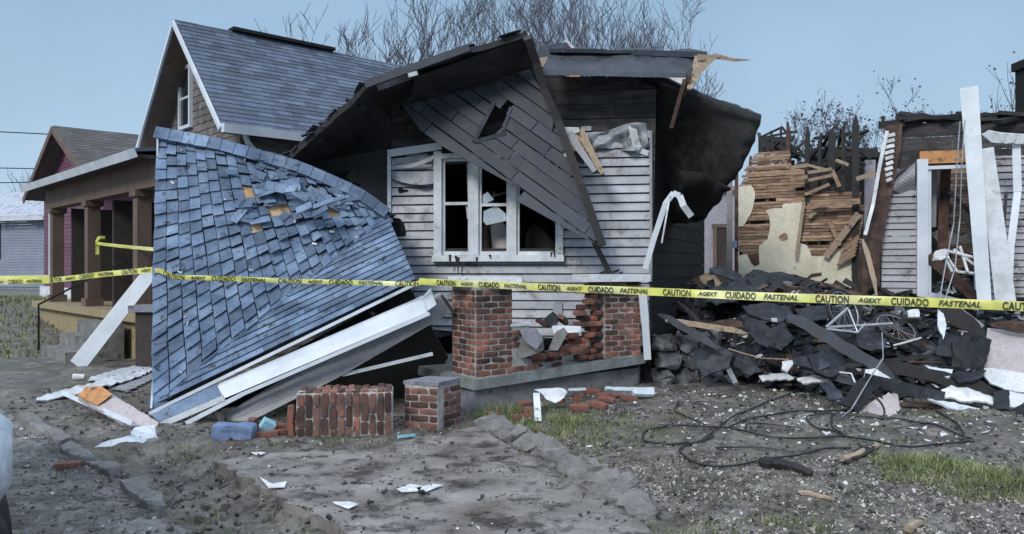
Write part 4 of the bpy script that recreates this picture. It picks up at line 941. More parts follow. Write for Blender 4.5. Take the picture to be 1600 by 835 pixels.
for k in range(5):
    mb = MB(); a = P(300+70*k, 640-38*k, 8.75+.08*k); mb.beam(a, a+Vector((.1,.5,-.25+.02*k)), .04, .09); build('rafter', mb, mt['char'], cr_)
mb = MB(); mb.beam(P(342,640,8.3), P(348,668,8.2), .06, .05); build('prop', mb, mt['sheath'], cr_)

# strips and boards around it
def board(name, label, cat, a, b, wd, th, mat, group=None, wd2=None, face=None, parent=None):
    mb = MB()
    if mat in ('char', 'char_blue', 'brownburn', 'wood'):      # broken timber: split, splintered ends
        d = (b-a).normalized(); n = (CAM-(a+b)/2) if face is None else Vector(face); n = (n-d*n.dot(d)).normalized(); u = d.cross(n).normalized(); L_ = (b-a).length
        k = max(6, int(L_/.09)); vs = []
        for i in range(k+1):
            t_ = i/k; p = a.lerp(b, t_); j = lambda q: noise.noise(p*7+Vector((q, 0, 0)))*.16*wd
            e_ = .35+.65*min(1, t_*k/1.5) if t_ < .5 else .25+.75*min(1, (1-t_)*k/2)
            hw_ = wd/2*e_; sh_ = u*(1-e_)*wd*.3; bow_ = n*.02*math.sin(t_*3.1)*L_
            for (su, sn, q) in ((-1,1,1),(1,1,2),(1,-1,3),(-1,-1,4)): vs.append(p+u*(su*hw_+j(q))+n*(sn*th/2*(.6+.4*e_)+j(q+5)*.4)+sh_+bow_)
        fs = [(i*4+q, i*4+(q+1) % 4, i*4+4+(q+1) % 4, i*4+4+q) for i in range(k) for q in range(4)]+[(0,1,2,3), (k*4+3, k*4+2, k*4+1, k*4)]
        mb.add(vs, fs)
    else: mb.beam(a, b, wd, th, face=face, wd2=wd2)
    return build(name, mb, mt[mat], parent, label=label, cat=cat, group=group)
board('leaning_board', 'long white board leaning against the porch corner left of the fallen roof', 'board', G(121,572), P(237,424,13.1), .28, .03, 'white', wd2=.24, face=(.1,-1,.25))
board('thin_slat', 'thin whitish slat under the fallen roof reaching towards the porch slab', 'board', P(535,586,8.7), P(676,553,9.0), .04, .02, 'white_dirty')
def sheet(name, label, cat, pts, mat, th=.02, group=None, bend=.0, jag=.0, curlv=0):
    ps = [(P(*p) if len(p) == 3 else S(p[0], p[1], .03)) for p in pts]
    cen = sum(ps, Vector())/len(ps); ring = []
    for i in range(len(ps)):
        a, b = ps[i], ps[(i+1) % len(ps)]; n = max(1, int((b-a).length/.05))
        for k in range(n):
            q = a+(b-a)*k/n
            if jag: q += Vector((noise.noise(q*14), noise.noise(q*14+Vector((7,7,7))), noise.noise(q*14+Vector((2,8,4)))))*jag
            ring.append(q)
    n_ = (ps[1]-ps[0]).cross(ps[2]-ps[0]).normalized(); n_ = n_ if n_.dot(CAM-cen) > 0 else -n_
    mb = MB(); crumple(mb, ring, n_, -n_*th, .08, .012+abs(bend)*.35, bend, 5)
    return build(name, mb, mt[mat], label=label, cat=cat, group=group)
sheet('siding_strip', 'long white siding strip with sooty edge pointing left on the ground', 'siding strip', [(55,628),(58,622),(130,604),(205,585),(243,572),(243,580),(200,598),(120,618)], 'white_dirty', .015, jag=.015, bend=.03)
sheet('siding_strip', 'upper white siding strip tucked under the fallen roof edge', 'siding strip', [(138,594),(190,578),(243,566),(243,573),(170,598)], 'white_dirty', .015, bend=.03, jag=.01)
sheet('siding_strip', 'curved grooved siding strip between two others beside the roof edge', 'siding strip', [(172,607),(215,592),(242,580),(242,590),(198,612)], 'soffit', .015, bend=.03, jag=.01)
sheet('splintered_scrap', 'orange splintered wood scrap by the roof\'s left edge', 'scrap', [(214,566),(242,560),(242,569),(216,572)], 'orange', .03, jag=.02)
t = sheet('stained_panel', 'pinkish white panel with orange burnt top end, lying before the roof corner', 'panel', [(134,607,8.9),(160,606,8.9),(248,660,7.95),(244,668,7.9),(210,672,7.9),(122,622,8.85)], 'panel', .03, jag=.012)
p_ = LOC[t]; mb = MB(); mb.prism([P(134,605,8.86), P(158,604,8.86), P(176,617,8.62), P(153,634,8.55), P(121,620,8.8)], (0,-.004,.006)); o = build('scorched_end', mb, mt['orange'], t)
board('trim_strip', 'thin white trim strip edging the pinkish panel', 'board', G(98,622)+Z*.06, G(208,672)+Z*.06, .05, .03, 'white')
sheet('torn_trim', 'torn white metal trim with ragged upper edge below the roof corner', 'trim', [(122,714,6.9),(160,692,7.1),(205,680,7.3),(208,668,7.5),(240,664,7.6),(246,685,7.4),(215,698,7.2),(165,708,7.05),(126,720,6.85)], 'white', .02, jag=.012, bend=.005)
b_ = MB(); c_ = G(126,594)+Z*.04; b_.tube([c_-Vector((.1,0,0)), c_+Vector((.05,.02,0))], .05, 10, r2=.035); o = build('cup', b_, mt['bone'], label='small white cup lying left of the upper siding strip', cat='cup')
mb = MB(); rough_block(mb, G(360,688)+Z*.06+Vector((0,.1,0)), *ori(.08,.05,.05), .38, .2, .14, .02, seg=3); build('concrete_block', mb, mt['blue_block'], label="blue painted concrete block lying under the roof's lower edge", cat='block')
brick(400,672,1.2,'brown brick leaning upright right of the blue block',ry=1.0,L=.24,mat='brick')
brick(412,684,.2,'dark brick half on its side beside the leaning brown brick',mat='brick')
brick(425,683,.5,'red broken brick under the pale teal box',L=.1); brick(441,680,.9,'red broken brick by the lying pier\'s end',L=.12)
brick(437,672,.3,'small reddish brick resting against the dark gap',L=.11)
c_ = G(418,678)+Z*.08; mb = MB(); mb.box(c_, *ori(.5,.3,.5), .12, .1, .1); build('carton', mb, mt['teal'], label='pale teal carton beside the broken red bricks', cat='carton')
brick(107,733,.2,'single dark red brick on the road beside the kerb',L=.21,mat='brick',group='bricks lying in the road')
board('teal_scrap', 'small turquoise stick on the ground below the upright pier chunk', 'scrap', G(622,686)+Z*.02, G(648,683)+Z*.02, .03, .02, 'teal')
# things by the foundation
t = thing('fallen_downspout', G(840,668), 'white square downspout with open end poking out below the grey sheet', 'downspout')
mb = MB(); a, b = P(838,618,8.35), P(841,662,7.95); d = (b-a).normalized()
for sx, sy in ((1,0),(-1,0),(0,1),(0,-1)):
    u = Vector((1,0,0)); v = d.cross(u).normalized(); o_ = u*sx*.03+v*sy*.03
    mb.beam(a+o_, b+o_, .066 if sy else .056, .006, face=(u*sx+v*sy))
build('tube', mb, mt['white_dirty'], t); mb = MB(); mb.box((a+b)/2, Vector((1,0,0)), d, Vector((1,0,0)).cross(d), .054, (b-a).length-.1, .054); build('inside_shade', mb, mt['void'], t)  # black filler painting the shade inside the open tube
sheet('plaster_sheet', 'grey white sheet of plaster hanging beside the fallen downspout', 'sheet', [(836,608,8.6),(880,606,8.75),(886,614,8.75),(880,622,8.5),(868,630,8.4),(850,620,8.5)], 'cap', .012, jag=.02)
sheet('white_board', 'long white painted board lying on bricks along the foundation', 'board', [(945,605,9.2),(1022,605,9.4),(1023,616,9.3),(992,616,9.25),(988,611,9.3),(948,609,9.15)], 'white', .04)
board('thin_trim', 'short white trim above the upright grey brick', 'board', P(888,609,9.0), P(915,608,9.05), .03, .03, 'white_dirty')

# ------------------------------------------------------------------ gutted house on the right
random.seed(21)
gh_ = thing('gutted_house', (5, 12, 0), 'gutted grey-sided house with bare lath walls and burnt studs on the right', 'house')
# far lilac room
fl = Frame(P(1060,417,17.5), Vector((1,0,0)), Vdir=Z)
mb = MB(); mb.prism([fl.at(*p) for p in [(1060,520),(1160,520),(1160,292),(1060,300)]], -fl.N*.1); build('lilac_wall', mb, mt['lilac'], gh_)
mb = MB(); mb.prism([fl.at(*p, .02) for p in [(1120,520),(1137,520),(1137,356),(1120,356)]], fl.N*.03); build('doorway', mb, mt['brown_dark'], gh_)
mb = MB(); mb.beam(fl.at(1117,352,.05), fl.at(1117,520,.05), .08, .06); mb.beam(fl.at(1113,353,.05), fl.at(1140,353,.05), .08, .06); build('door_frame', mb, mt['brown_wall'], gh_)
mb = MB(); mb.beam(fl.at(1095,294,.1), fl.at(1150,294,.1), .09, .1); build('beam', mb, mt['wood'], gh_)
for (x0,y0,x1,y1,D,w1,m_) in ((1140,280,1140,480,13.9,.10,'soffit'),(1151,240,1150,480,13.6,.06,'brownburn')):
    mb = MB(); mb.beam(P(x0,y0,D), P(x1,y1,D), w1, .1); build('post', mb, mt[m_], gh_)
b_ = MB(); c_ = P(1148,382,13.5); b_.abox(c_.x-.03,c_.x+.03,c_.y-.03,c_.y+.03,c_.z-.06,c_.z+.06); build('outlet_box', b_, mt['blue_block'], gh_)
mb = MB(); mb.prism([P(1094,434,13.2), P(1112,425,13.4), P(1135,452,13.0), P(1094,470,12.8)], (0,.2,.0)); build('plywood_patch', mb, mt['ply'], gh_)
# lath wall
LLp, LRp = P(1150,417,13.6), P(1346,417,12.6); fL = Frame(LLp, LRp-LLp, Vdir=Z)
mb = MB()
lp_ = fL.poly([(1152,470),(1346,470),(1344,330),(1300,326),(1266,330),(1264,268),(1232,262),(1230,234),(1205,236),(1184,240),(1170,258),(1160,282),(1152,300)])
strips(mb, fL, [lp_], .052, .008, .0, .010, blen=1.1, endj=.05, skip=.03, wob=.004)
lp2 = fL.poly([(1264,300),(1345,300),(1345,330),(1264,330)])
strips(mb, fL, [lp2], .052, .008, .0, .010, blen=.8, endj=.06, skip=.15, wob=.006)
build('lath', mb, mt['lath'], gh_)
mb = MB(); lp3 = fL.poly([(1152,470),(1346,470),(1344,300),(1264,300),(1264,275),(1184,250),(1160,290),(1152,300)])
us = [p for p in lp3]; mb.prism([fL.w(u, v, -.12) for u, v in lp3], -fL.N*.03); build('dark_backing', mb, mt['brownburn'], gh_)
for x in (1172,1200,1232,1262,1281,1300,1318,1337):
    y0 = {1172:262,1200:244,1232:206,1262:208,1281:222,1300:210,1318:200,1337:196}[x]
    mb = MB(); wdt = .10 if x in (1337,1300) else random.uniform(.04,.07)
    mb.beam(fL.at(x, y0, -.055), fL.at(x-1, 468, -.055), wdt, .09, face=fL.N, wd2=wdt)
    mb.beam(fL.at(x+random.uniform(-3,3), y0-random.uniform(6,18), -.055), fL.at(x, y0+2, -.055), .03, .05, face=fL.N, wd2=wdt)
    build('stud', mb, mt['char'] if x > 1250 else mt['brownburn'], gh_)
mb = MB()
for x in (1337,): mb.beam(fL.at(x,200,.03), fL.at(x,448,.03), .10, .06, face=fL.N)
mb.beam(fL.at(1262,210,.03), fL.at(1261,318,.03), .07, .05, face=fL.N)
build('front_stud', mb, mt['char'], gh_)
def plas(pts, name='plaster'):
    mb = MB(); P3 = []
    for i in range(len(pts)):
        (a, b), (c, d) = pts[i], pts[(i+1) % len(pts)]; n = max(1, int(math.hypot(c-a, d-b)/5))
        for k in range(n): x, y = a+(c-a)*k/n, b+(d-b)*k/n; P3.append(fL.at(x+1.6*noise.noise(Vector((x*.3,y*.3,0))), y+1.6*noise.noise(Vector((x*.3,y*.3,5))), .014))
    mb.prism(P3, fL.N*.02); return build(name, mb, mt['plaster'], gh_)
plas([(1154,294),(1162,291),(1174,290),(1180,300),(1180,312),(1175,330),(1168,344),(1162,354),(1154,354)])
plas([(1154,399),(1168,397),(1172,408),(1180,417),(1187,412),(1186,385),(1200,374),(1204,352),(1203,340),(1196,330),(1206,326),(1222,326),(1224,319),(1256,317),(1252,345),(1247,378),(1262,384),(1268,400),(1300,402),(1302,393),(1320,388),(1334,375),(1336,400),(1330,420),(1332,455),(1154,455)])
mb = MB(); rr = []
for k in range(10): a = k*.628; rr.append(fL.at(1224+7*math.cos(a)*random.uniform(.8,1.2), 371+6*math.sin(a)*random.uniform(.8,1.2), .035))
mb.prism(rr, fL.N*.003); build('plaster_hole', mb, mt['lath'], gh_)
mb = MB(); mb.prism([fL.at(x,y,.035) for x,y in [(1257,437),(1268,428),(1284,426),(1284,431),(1268,434),(1262,440)]], fL.N*.003); mb.prism([fL.at(x,y,.035) for x,y in [(1170,398),(1184,396),(1186,412),(1180,416),(1174,412)]], fL.N*.003); build('plaster_crack', mb, mt['brownburn'], gh_)
# loose laths / battens across
bt = [(1258,304,1296,288,.05),(1264,340,1294,312,.07),(1290,402,1342,334,.10),(1297,348,1312,384,.06),(1256,316,1244,402,.05),(1258,283,1300,274,.05),(1300,266,1312,292,.06),(1262,258,1300,268,.04),(1306,250,1326,258,.05),(1262,322,1344,314,.09),(1262,270,1300,264,.05),(1236,262,1262,258,.06),(1236,282,1262,276,.06),(1338,280,1368,270,.07)]
for k, (a,b,c,d,w1) in enumerate(bt):
    mb = MB(); mb.beam(fL.at(a,b,.10+.012*k), fL.at(c,d,.10+.012*k), w1, .025); build('loose_batten', mb, mt['wood'] if k % 3 else mt['lath'], gh_)
for k in range(7):
    mb = MB(); mb.beam(fL.at(1308+k*1.5, 415-k*4.5, .12), fL.at(1336+k, 398-k*5, .2), .035, .02); build('splayed_lath', mb, mt['wood'] if k % 2 else mt['lath'], gh_)
# upper burnt clutter
mb = MB()
for k in range(46):
    x = random.uniform(1186,1345); y = random.uniform(205,262)-(0 if x > 1240 else -10)
    c_ = fL.at(x, y, -random.uniform(.2,1.2)); U, V, N = ori(random.random()*3, random.uniform(-.5,.5), random.uniform(-1,1)); mb.box(c_, U, V, N, random.uniform(.15,.6), .05, .04)
build('burnt_attic_debris', mb, mt['char'], gh_)
mb = MB()
for a, b in (((1188,215),(1222,199)),((1222,199),(1232,212)),((1186,217),(1238,206)),((1190,215),(1190,240)),((1205,205),(1208,238)),((1220,200),(1221,238)),((1232,208),(1246,206))): mb.beam(fL.at(*a,-.4), fL.at(*b,-.4), .04, .06)
build('burnt_frame', mb, mt['char'], gh_)
mb = MB(); 
for (x0,y0,x1,y1) in ((1186,214,1232,238),(1270,232,1372,246),(1300,250,1340,420)):
    mb.prism([fL.at(x0,y0,-1.4), fL.at(x1,y0,-1.4), fL.at(x1,y1,-1.4), fL.at(x0,y1,-1.4)], (0,.05,0))
mb.prism([fL.at(x,y,-1.5) for x,y in [(1262,236),(1380,238),(1380,470),(1262,470)]], (0,.06,0))
build('rear_wall', mb, mt['char'], gh_)
mb = MB(); mb.prism([fL.at(x,y,-1.3) for x,y in [(1352,250),(1368,250),(1366,360),(1350,400)]], (0,.03,0)); mb.prism([fL.at(x,y,-1.3) for x,y in [(1320,300),(1334,300),(1334,360),(1320,360)]], (0,.03,0)); build('rear_plaster', mb, mt['lilac'], gh_)
# right siding wall
SLp, SRp = P(1372,417,10.9), P(1640,417,10.3); fR = Frame(SLp, SRp-SLp, Vdir=Z); XR = 1760
wh = fR.poly([(1447,256),(1530,256),(1530,470),(1447,470)])
mb = MB(); wall = fR.poly([(1372,500),(XR,500),(XR,182),(1600,180),(1560,186),(1530,190),(1470,188),(1405,196),(1398,200),(1392,250),(1382,300)])
strips(mb, fR, [wall, wh], .19, .006, .006, .02, blen=1.6, off=-.04, wob=.004)
build('sheathing', mb, mt['sheath'], gh_)
mb = MB(); s1 = fR.poly([(1376,500),(1436,500),(1436,300),(1425,296),(1412,302),(1398,296),(1390,310),(1382,330),(1378,380)]); s2 = fR.poly([(1530,500),(XR,500),(XR,242),(1552,244),(1530,250)])
strips(mb, fR, [s1], .088, .010, .024, .006, wob=.003); strips(mb, fR, [s2], .088, .010, .024, .006, wob=.002)
build('siding', mb, mt['siding_r'], gh_)
mb = MB()
mb.grid(lambda u, v: fR.at(1392+38*u, 258+44*v+6*math.sin(u*4+v*5), .05+.07*math.sin(u*5+v*8)), 14, 12); build('melted_siding', mb, mt['siding_r'], gh_, recalc=False)
def rbar(mb, x0, y0, x1, y1, off, d):
    u0, v0 = fR.uv(x0, y1); u1, v1 = fR.uv(x1, y0); mb.box(fR.w((u0+u1)/2, (v0+v1)/2, off), fR.U, fR.V, fR.N, u1-u0, v1-v0, d)
mb = MB(); rbar(mb,1431,250,1448,474,.05,.10); rbar(mb,1448,258,1530,266,.04,.08); rbar(mb,1448,266,1454,470,.02,.06); rbar(mb,1522,266,1530,470,.02,.06); mb.beam(fR.at(1450,462,.06), fR.at(1530,480,.1), .10, .06); wn2 = build('window', mb, mt['white'], gh_)
mb = MB(); rbar(mb,1436,234,1532,257,.03,.05); build('header_board', mb, mt['orange'], gh_)
# room seen through the right window
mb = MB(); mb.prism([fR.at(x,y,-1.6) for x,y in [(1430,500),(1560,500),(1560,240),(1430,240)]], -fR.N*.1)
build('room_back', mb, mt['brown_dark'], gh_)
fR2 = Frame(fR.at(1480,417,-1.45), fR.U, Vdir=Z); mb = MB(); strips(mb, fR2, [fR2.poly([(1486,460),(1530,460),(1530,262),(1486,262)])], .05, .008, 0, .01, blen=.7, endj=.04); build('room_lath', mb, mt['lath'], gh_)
for (a,b,c,d,w1,m_,o_) in ((1478,262,1472,400,.13,'brownburn',-.6),(1460,266,1459,355,.06,'soffit',-.5),(1484,300,1530,348,.05,'char',-.3),(1462,470,1530,395,.06,'char',-.5),(1450,400,1530,470,.14,'brownburn',.05),(1452,395,1500,440,.10,'char',-.2),(1498,380,1536,440,.10,'brownburn',-.1)):
    mb = MB(); mb.beam(fR.at(a,b,o_), fR.at(c,d,o_), w1, .06); build('fallen_joist', mb, mt[m_], gh_)
mb = MB(); mb.prism([fR.at(x,y,-.7) for x,y in [(1505,330),(1522,322),(1530,345),(1528,368),(1510,350)]], (0,.03,0)); mb.prism([fR.at(x,y,-.6) for x,y in [(1455,366),(1475,358),(1505,370),(1525,362),(1525,380),(1470,384)]], (0,.08,0)); build('room_plaster', mb, mt['concrete'], gh_)
# top charred parapet and chimney
mb = MB()
for k in range(40):
    x = random.uniform(1405,1660); c_ = fR.at(x, 188+random.uniform(-6,6)-(6 if x > 1540 else 0), random.uniform(-.4,.05)); U, V, N = ori(random.uniform(-.4,.4), random.uniform(-.3,.3), random.uniform(-.3,.3)); mb.box(c_, U, V, N, random.uniform(.15,.5), .15, .05)
mb.beam(fR.at(1380,196,.02), fR.at(1380,182,.02), .05, .06); mb.beam(fR.at(1374,196,-.02), fR.at(1412,192,-.02), .1, .2)
build('charred_wall_top', mb, mt['char'], gh_)
mb = MB(); c_ = P(1643,170,12.2); mb.abox(c_.x-.24,c_.x+.3,12.2,12.7,3.2,4.75); mb.abox(c_.x-.28,c_.x+.34,12.16,12.74,4.7,4.83); build('chimney', mb, mt['void'], gh_)
# leaning scorched corner and its white lath stubs
mb = MB(); mb.prism([P(x,y,10.7) for x,y in [(1388,196),(1410,193),(1408,232),(1392,310),(1384,350),(1376,400),(1374,462),(1346,462),(1348,400),(1358,350),(1372,290),(1384,240)]], (0,.12,0)); build('scorched_corner', mb, mt['brownburn'], gh_)
mb = MB()
for k in range(9): mb.beam(P(1378+k*1.2+(-3 if k > 5 else 0), 214+k*8.6, 10.62), P(1398-k*.6, 210+k*8.6, 10.6), .045, .03)
build('broken_lath_ends', mb, mt['bone'], gh_)
curl('white_edge_strip', gh_, [P(1386,205,10.6), P(1374,262,10.58), P(1364,320,10.55), P(1352,366,10.5)], .045, 'white_dirty', .02)
board('batten', 'pale wooden batten leaning on the scorched brown corner', 'board', P(1349,374,10.45), P(1372,462,10.2), .06, .04, 'wood')
# leaning white boards
board('leaning_board', 'tall white corner board sticking up above the right roofline', 'board', P(1514,137,10.05), P(1538,470,9.75), .2, .05, 'white', wd2=.15)
board('leaning_board', 'white board with fold crossing behind the tall leaning board', 'board', P(1541,232,9.95), P(1572,478,9.7), .16, .03, 'white_dirty', wd2=.22)
board('bent_gutter', 'bent white gutter hanging down at the right picture edge', 'gutter', P(1588,225,9.9), P(1590,300,9.85), .09, .06, 'white')
o = bpy.data.objects['bent_gutter']; mb = MB(); mb.beam(P(1590,300,9.85), P(1580,380,9.8), .08, .05); mb.beam(P(1580,380,9.8), P(1576,475,9.75), .07, .05); build('gutter_tail', mb, mt['white'], o)
sheet('folded_flashing', 'folded white metal flashing lying across the top of the right wall', 'flashing', [(1534,210,9.95),(1545,205,9.9),(1600,209,9.8),(1640,212,9.8),(1640,230,9.85),(1598,224,9.8),(1548,222,9.9)], 'white_dirty', .02, bend=.03)
board('dark_rail', 'dark thin rail leaning beside the right-hand gutter', 'board', P(1572,300,9.9), P(1560,470,9.8), .04, .03, 'paper')
for k, (pts, lab) in enumerate((([(1500,190,9.8),(1495,260,9.75),(1490,350,9.7),(1478,410,9.5),(1466,480,9.2)], 'dangling grey wire in front of the right window, left of two'), ([(1508,188,9.8),(1503,250,9.7),(1500,340,9.7),(1492,420,9.4),(1476,470,9.2)], 'dangling grey wire in front of the right window, right of two'))):
    mb = MB(); mb.tube([P(*p) for p in pts], .008, 5); build('hanging_wire', mb, mt['metal'], label=lab, cat='wire')
mb = MB(); c_ = [(1448,398),(1465,392),(1470,412),(1455,418),(1444,410)]
t = thing('metal_chair_frame', P(1490,425,9.9), 'tangled white tubular chair frame in the right window opening', 'chair frame')
for a, b in (((1478,392),(1528,404)),((1482,405),(1496,425)),((1496,425),(1530,428)),((1472,395),(1488,425)),((1500,385),(1512,425)),((1490,390),(1528,418)),((1478,392),(1482,405))):
    mb = MB(); mb.tube([P(*a,10.0), P(*b,9.9)], .018, 6); build('tube', mb, mt['bone'], t)
sheet('cloth_scrap', 'crumpled pinkish cloth scrap on the right window sill', 'cloth', [(1460,395,9.95),(1478,388,9.95),(1484,398,9.9),(1470,408,9.85),(1458,406,9.9)], 'bone', .03, bend=.05, jag=.03)

# ------------------------------------------------------------------ rubble mound (uncountable) and its big pieces
mb = MB(); nx, ny = 150, 90
def pm(u, v):
    x, y = 1.95+u*7.5, 8.6+v*4.9; return Vector((x, y, max(pile(x, y), gh(x, y)-.06)))
mb.grid(pm, nx, ny)
random.seed(31)
for k in range(1500):
    x, y = random.uniform(2.0,8), random.uniform(8.7,13); z = pile(x, y)
    if z < .02: continue
    U, V, N = ori(random.random()*6.28, random.uniform(-.5,.5), random.uniform(-.5,.5))
    mb.box(Vector((x,y,z+random.uniform(-.02,.05))), U, V, N, random.uniform(.05,.35), random.uniform(.03,.14), random.uniform(.008,.03))
build('rubble', mb, mt['paper'], label='heap of soaked black felt, charred timber and small rubble before the gutted house', cat='rubble', kind='stuff')
random.seed(77); mb = MB(); mb2 = MB()
for k in range(520):
    x, y = random.uniform(2.2,8), random.uniform(8.75,12.4); z = pile(x, y)
    if z < .03: continue
    a_ = random.gauss(-.45, .7) if random.random() < .6 else random.random()*6.28; l_ = random.uniform(.15,.62)*(1 if random.random() < .8 else 1.7); d_ = Vector((math.cos(a_), math.sin(a_), random.gauss(0,.35))).normalized()
    c_ = Vector((x, y, z+random.uniform(.0,.07))); wd_ = random.choice((.03,.05,.09,.12)); (mb if random.random() < .76 else mb2).beam(c_-d_*l_*.5, c_+d_*l_*.5, wd_, random.choice((.02,.04)), face=Vector((random.gauss(0,.6), -.5, 1)), wd2=wd_*random.uniform(.1,1))
mb3 = MB()
for k in range(130):
    x, y = random.uniform(2.2,7.5), random.uniform(8.6,11.8)
    if pile(x, y) < -.5: continue
    rough_block(mb3, Vector((x, y, surf(x, y)+.02)), *ori(random.random()*6, random.gauss(0,.5), random.gauss(0,.5)), random.uniform(.06,.22), random.uniform(.05,.14), random.uniform(.03,.09), .03, seg=1)
build('masonry_rubble', mb3, mt['stone_dark'], label='grey lumps of broken block and plaster among the black heap', cat='rubble', kind='stuff')
build('charred_lumber', mb, mt['char'], label='splintered charred lumber jumbled through the black heap', cat='lumber', kind='stuff')
build('scorched_lumber', mb2, mt['brownburn'], label='rusty brown scorched lath and lumber ends in the black heap', cat='lumber', kind='stuff')
mb = MB()
for k in range(420):
    x, y = random.uniform(2.2,8), random.uniform(8.7,11.5); z = pile(x, y)
    if z < .02: continue
    U, V, N = ori(random.random()*6.28, random.uniform(-.6,.6), random.uniform(-.6,.6)); mb.box(Vector((x,y,z+.04)), U, V, N, random.uniform(.04,.2), random.uniform(.015,.06), .008)
build('pale_scraps', mb, mt['bone'], label='scattering of pale plaster and siding scraps over the black heap', cat='scraps', kind='stuff')
felt = [
 ([(1100,462,12.0),(1150,448,12.2),(1200,434,12.3),(1250,440,12.2),(1300,452,12.0),(1345,455,11.9),(1345,474,11.0),(1100,474,11.0)], 'broad black felt sheet draped over the top of the heap', .14),
 ([(1108,420,12.4),(1128,415,12.4),(1160,432,12.2),(1150,440,12.0),(1108,428,12.1)], 'charcoal roofing slab tilted at the left end of the heap top', .04),
 ([(1160,478,9.9),(1232,480,10.0),(1240,492,9.9),(1215,508,9.7),(1176,496,9.8)], 'folded black roofing sheet just below the tape', .04),
 ([(1158,492,9.7),(1188,502,9.6),(1216,520,9.5),(1200,545,9.4),(1178,530,9.5),(1162,512,9.6)], 'black roofing sheet with white streak hanging over a hollow', .04),
 ([(1190,520,9.5),(1218,508,9.5),(1242,528,9.4),(1222,548,9.3),(1204,542,9.4)], 'black felt square with white stripe right of the streaked sheet', .03),
 ([(1150,540,10.2),(1172,542,10.0),(1188,580,9.8),(1170,590,9.9),(1150,570,10.0)], 'curled black felt in the hollow left of the heap', .08),
 ([(1232,560,9.3),(1288,556,9.2),(1296,572,9.0),(1278,580,9.0),(1236,570,9.2)], 'flat dark shingle sheet with white cross mark', .02),
 ([(1262,555,9.2),(1310,545,9.3),(1330,575,9.1),(1300,590,8.9),(1270,580,9.0)], 'grey slab behind the white-marked shingle sheet', .02),
 ([(1340,510,9.8),(1384,492,9.7),(1386,545,9.4),(1362,548,9.4),(1338,540,9.5)], 'upright black felt panel right of the bicycle', .02),
 ([(1300,480,10.1),(1345,485,10.1),(1340,545,9.7),(1300,535,9.8)], 'wide dark shingle sheet behind the bicycle frame', .03),
 ([(1345,590,8.7),(1378,600,8.6),(1340,645,8.3),(1312,630,8.4)], 'black square shingle standing on edge before the pale board', .02),
 ([(1470,520,9.2),(1500,525,9.1),(1490,560,8.9),(1462,555,9.0)], 'dark folded roofing piece left of the tall felt stack', .03),
 ([(1486,535,9.0),(1510,523,9.0),(1550,530,8.95),(1535,578,8.8),(1486,575,8.85)], 'tall black felt stack standing before the tan panel', .05),
 ([(1478,585,8.8),(1540,580,8.7),(1535,592,8.6),(1500,598,8.6)], 'low black shingle with blue streak under the felt stack', .02),
 ([(1552,610,8.6),(1576,610,8.6),(1577,642,8.4),(1554,640,8.4)], 'small upright black shingle at the lower right of the heap', .02),
 ([(1585,640,8.2),(1640,600,8.3),(1640,660,8.0),(1592,664,8.0)], 'dark sheet cut by the right picture edge at the heap foot', .03),
 ([(1262,450,11.6),(1300,448,11.7),(1335,460,11.4),(1290,466,11.3)], 'ridge of black felt below the cream plaster', .05),
 ([(1240,485,10.3),(1290,478,10.4),(1300,500,10.2),(1258,505,10.0)], 'black felt flap in the middle of the heap with white speck', .04),
 ([(1280,600,8.9),(1300,598,8.9),(1318,622,8.6),(1296,626,8.6)], 'brownish roofing scrap at the foot of the heap', .02),
]
for pts, lab, bd in felt: sheet('roofing_felt', lab, 'roofing sheet', pts, 'paper', .018, group='black roofing sheets on the heap', bend=bd, jag=.02)
bds = [
 ((1040,500,10.3),(1170,520,9.9),.07,.05,'wood','long pale batten lying left to right beside the stone foundation'),
 ((1030,490,10.4),(1125,545,9.8),.09,.05,'char_blue','charred plank slanting down before the black side wall'),
 ((1060,470,10.8),(1120,530,10.2),.05,.05,'char','thin charred rail crossing the black opening'),
 ((1100,508,10.3),(1172,505,10.2),.10,.06,'brownburn','short brown joist beneath the tape left of the heap'),
 ((1232,492,9.6),(1400,590,8.9),.14,.06,'char_blue','long heavy charred beam running down to the right across the heap'),
 ((1250,570,9.2),(1345,600,8.9),.12,.04,'char_blue','shorter charred beam parallel below the heavy one'),
 ((1375,568,9.0),(1560,612,8.6),.14,.05,'char','charred joist under the tall felt stack'),
 ((1350,592,8.7),(1475,622,8.5),.13,.03,'paper','blue-grey flashing strip bent over the pale board'),
 ((1395,632,8.7),(1560,648,8.5),.10,.05,'brownburn','brown board under the white scraps at the heap foot'),
 ((1470,480,9.3),(1540,520,9.0),.18,.08,'char','thick charred post end leaning at the felt stack top'),
 ((1465,460,9.6),(1535,512,9.2),.07,.04,'soffit','grey metal channel leaning down from the right window'),
 ((1300,575,9.1),(1462,555,9.1),.05,.04,'char','thin charred stick lying across the heavy beam'),
 ((1130,560,10.0),(1150,600,9.6),.06,.04,'metal','short metal pipe in the hollow left of the heap'),
 ((1548,505,9.3),(1640,520,9.1),.12,.05,'brownburn','rust brown joist under the tape at the right edge'),
 ((1400,500,9.6),(1450,505,9.5),.06,.04,'char','small charred stub behind the second wheel'),
]
for a, b, w1, th, m_, lab in bds: board('charred_board', lab, 'board', P(*a), P(*b), w1, th, m_, group='boards and beams on the heap')
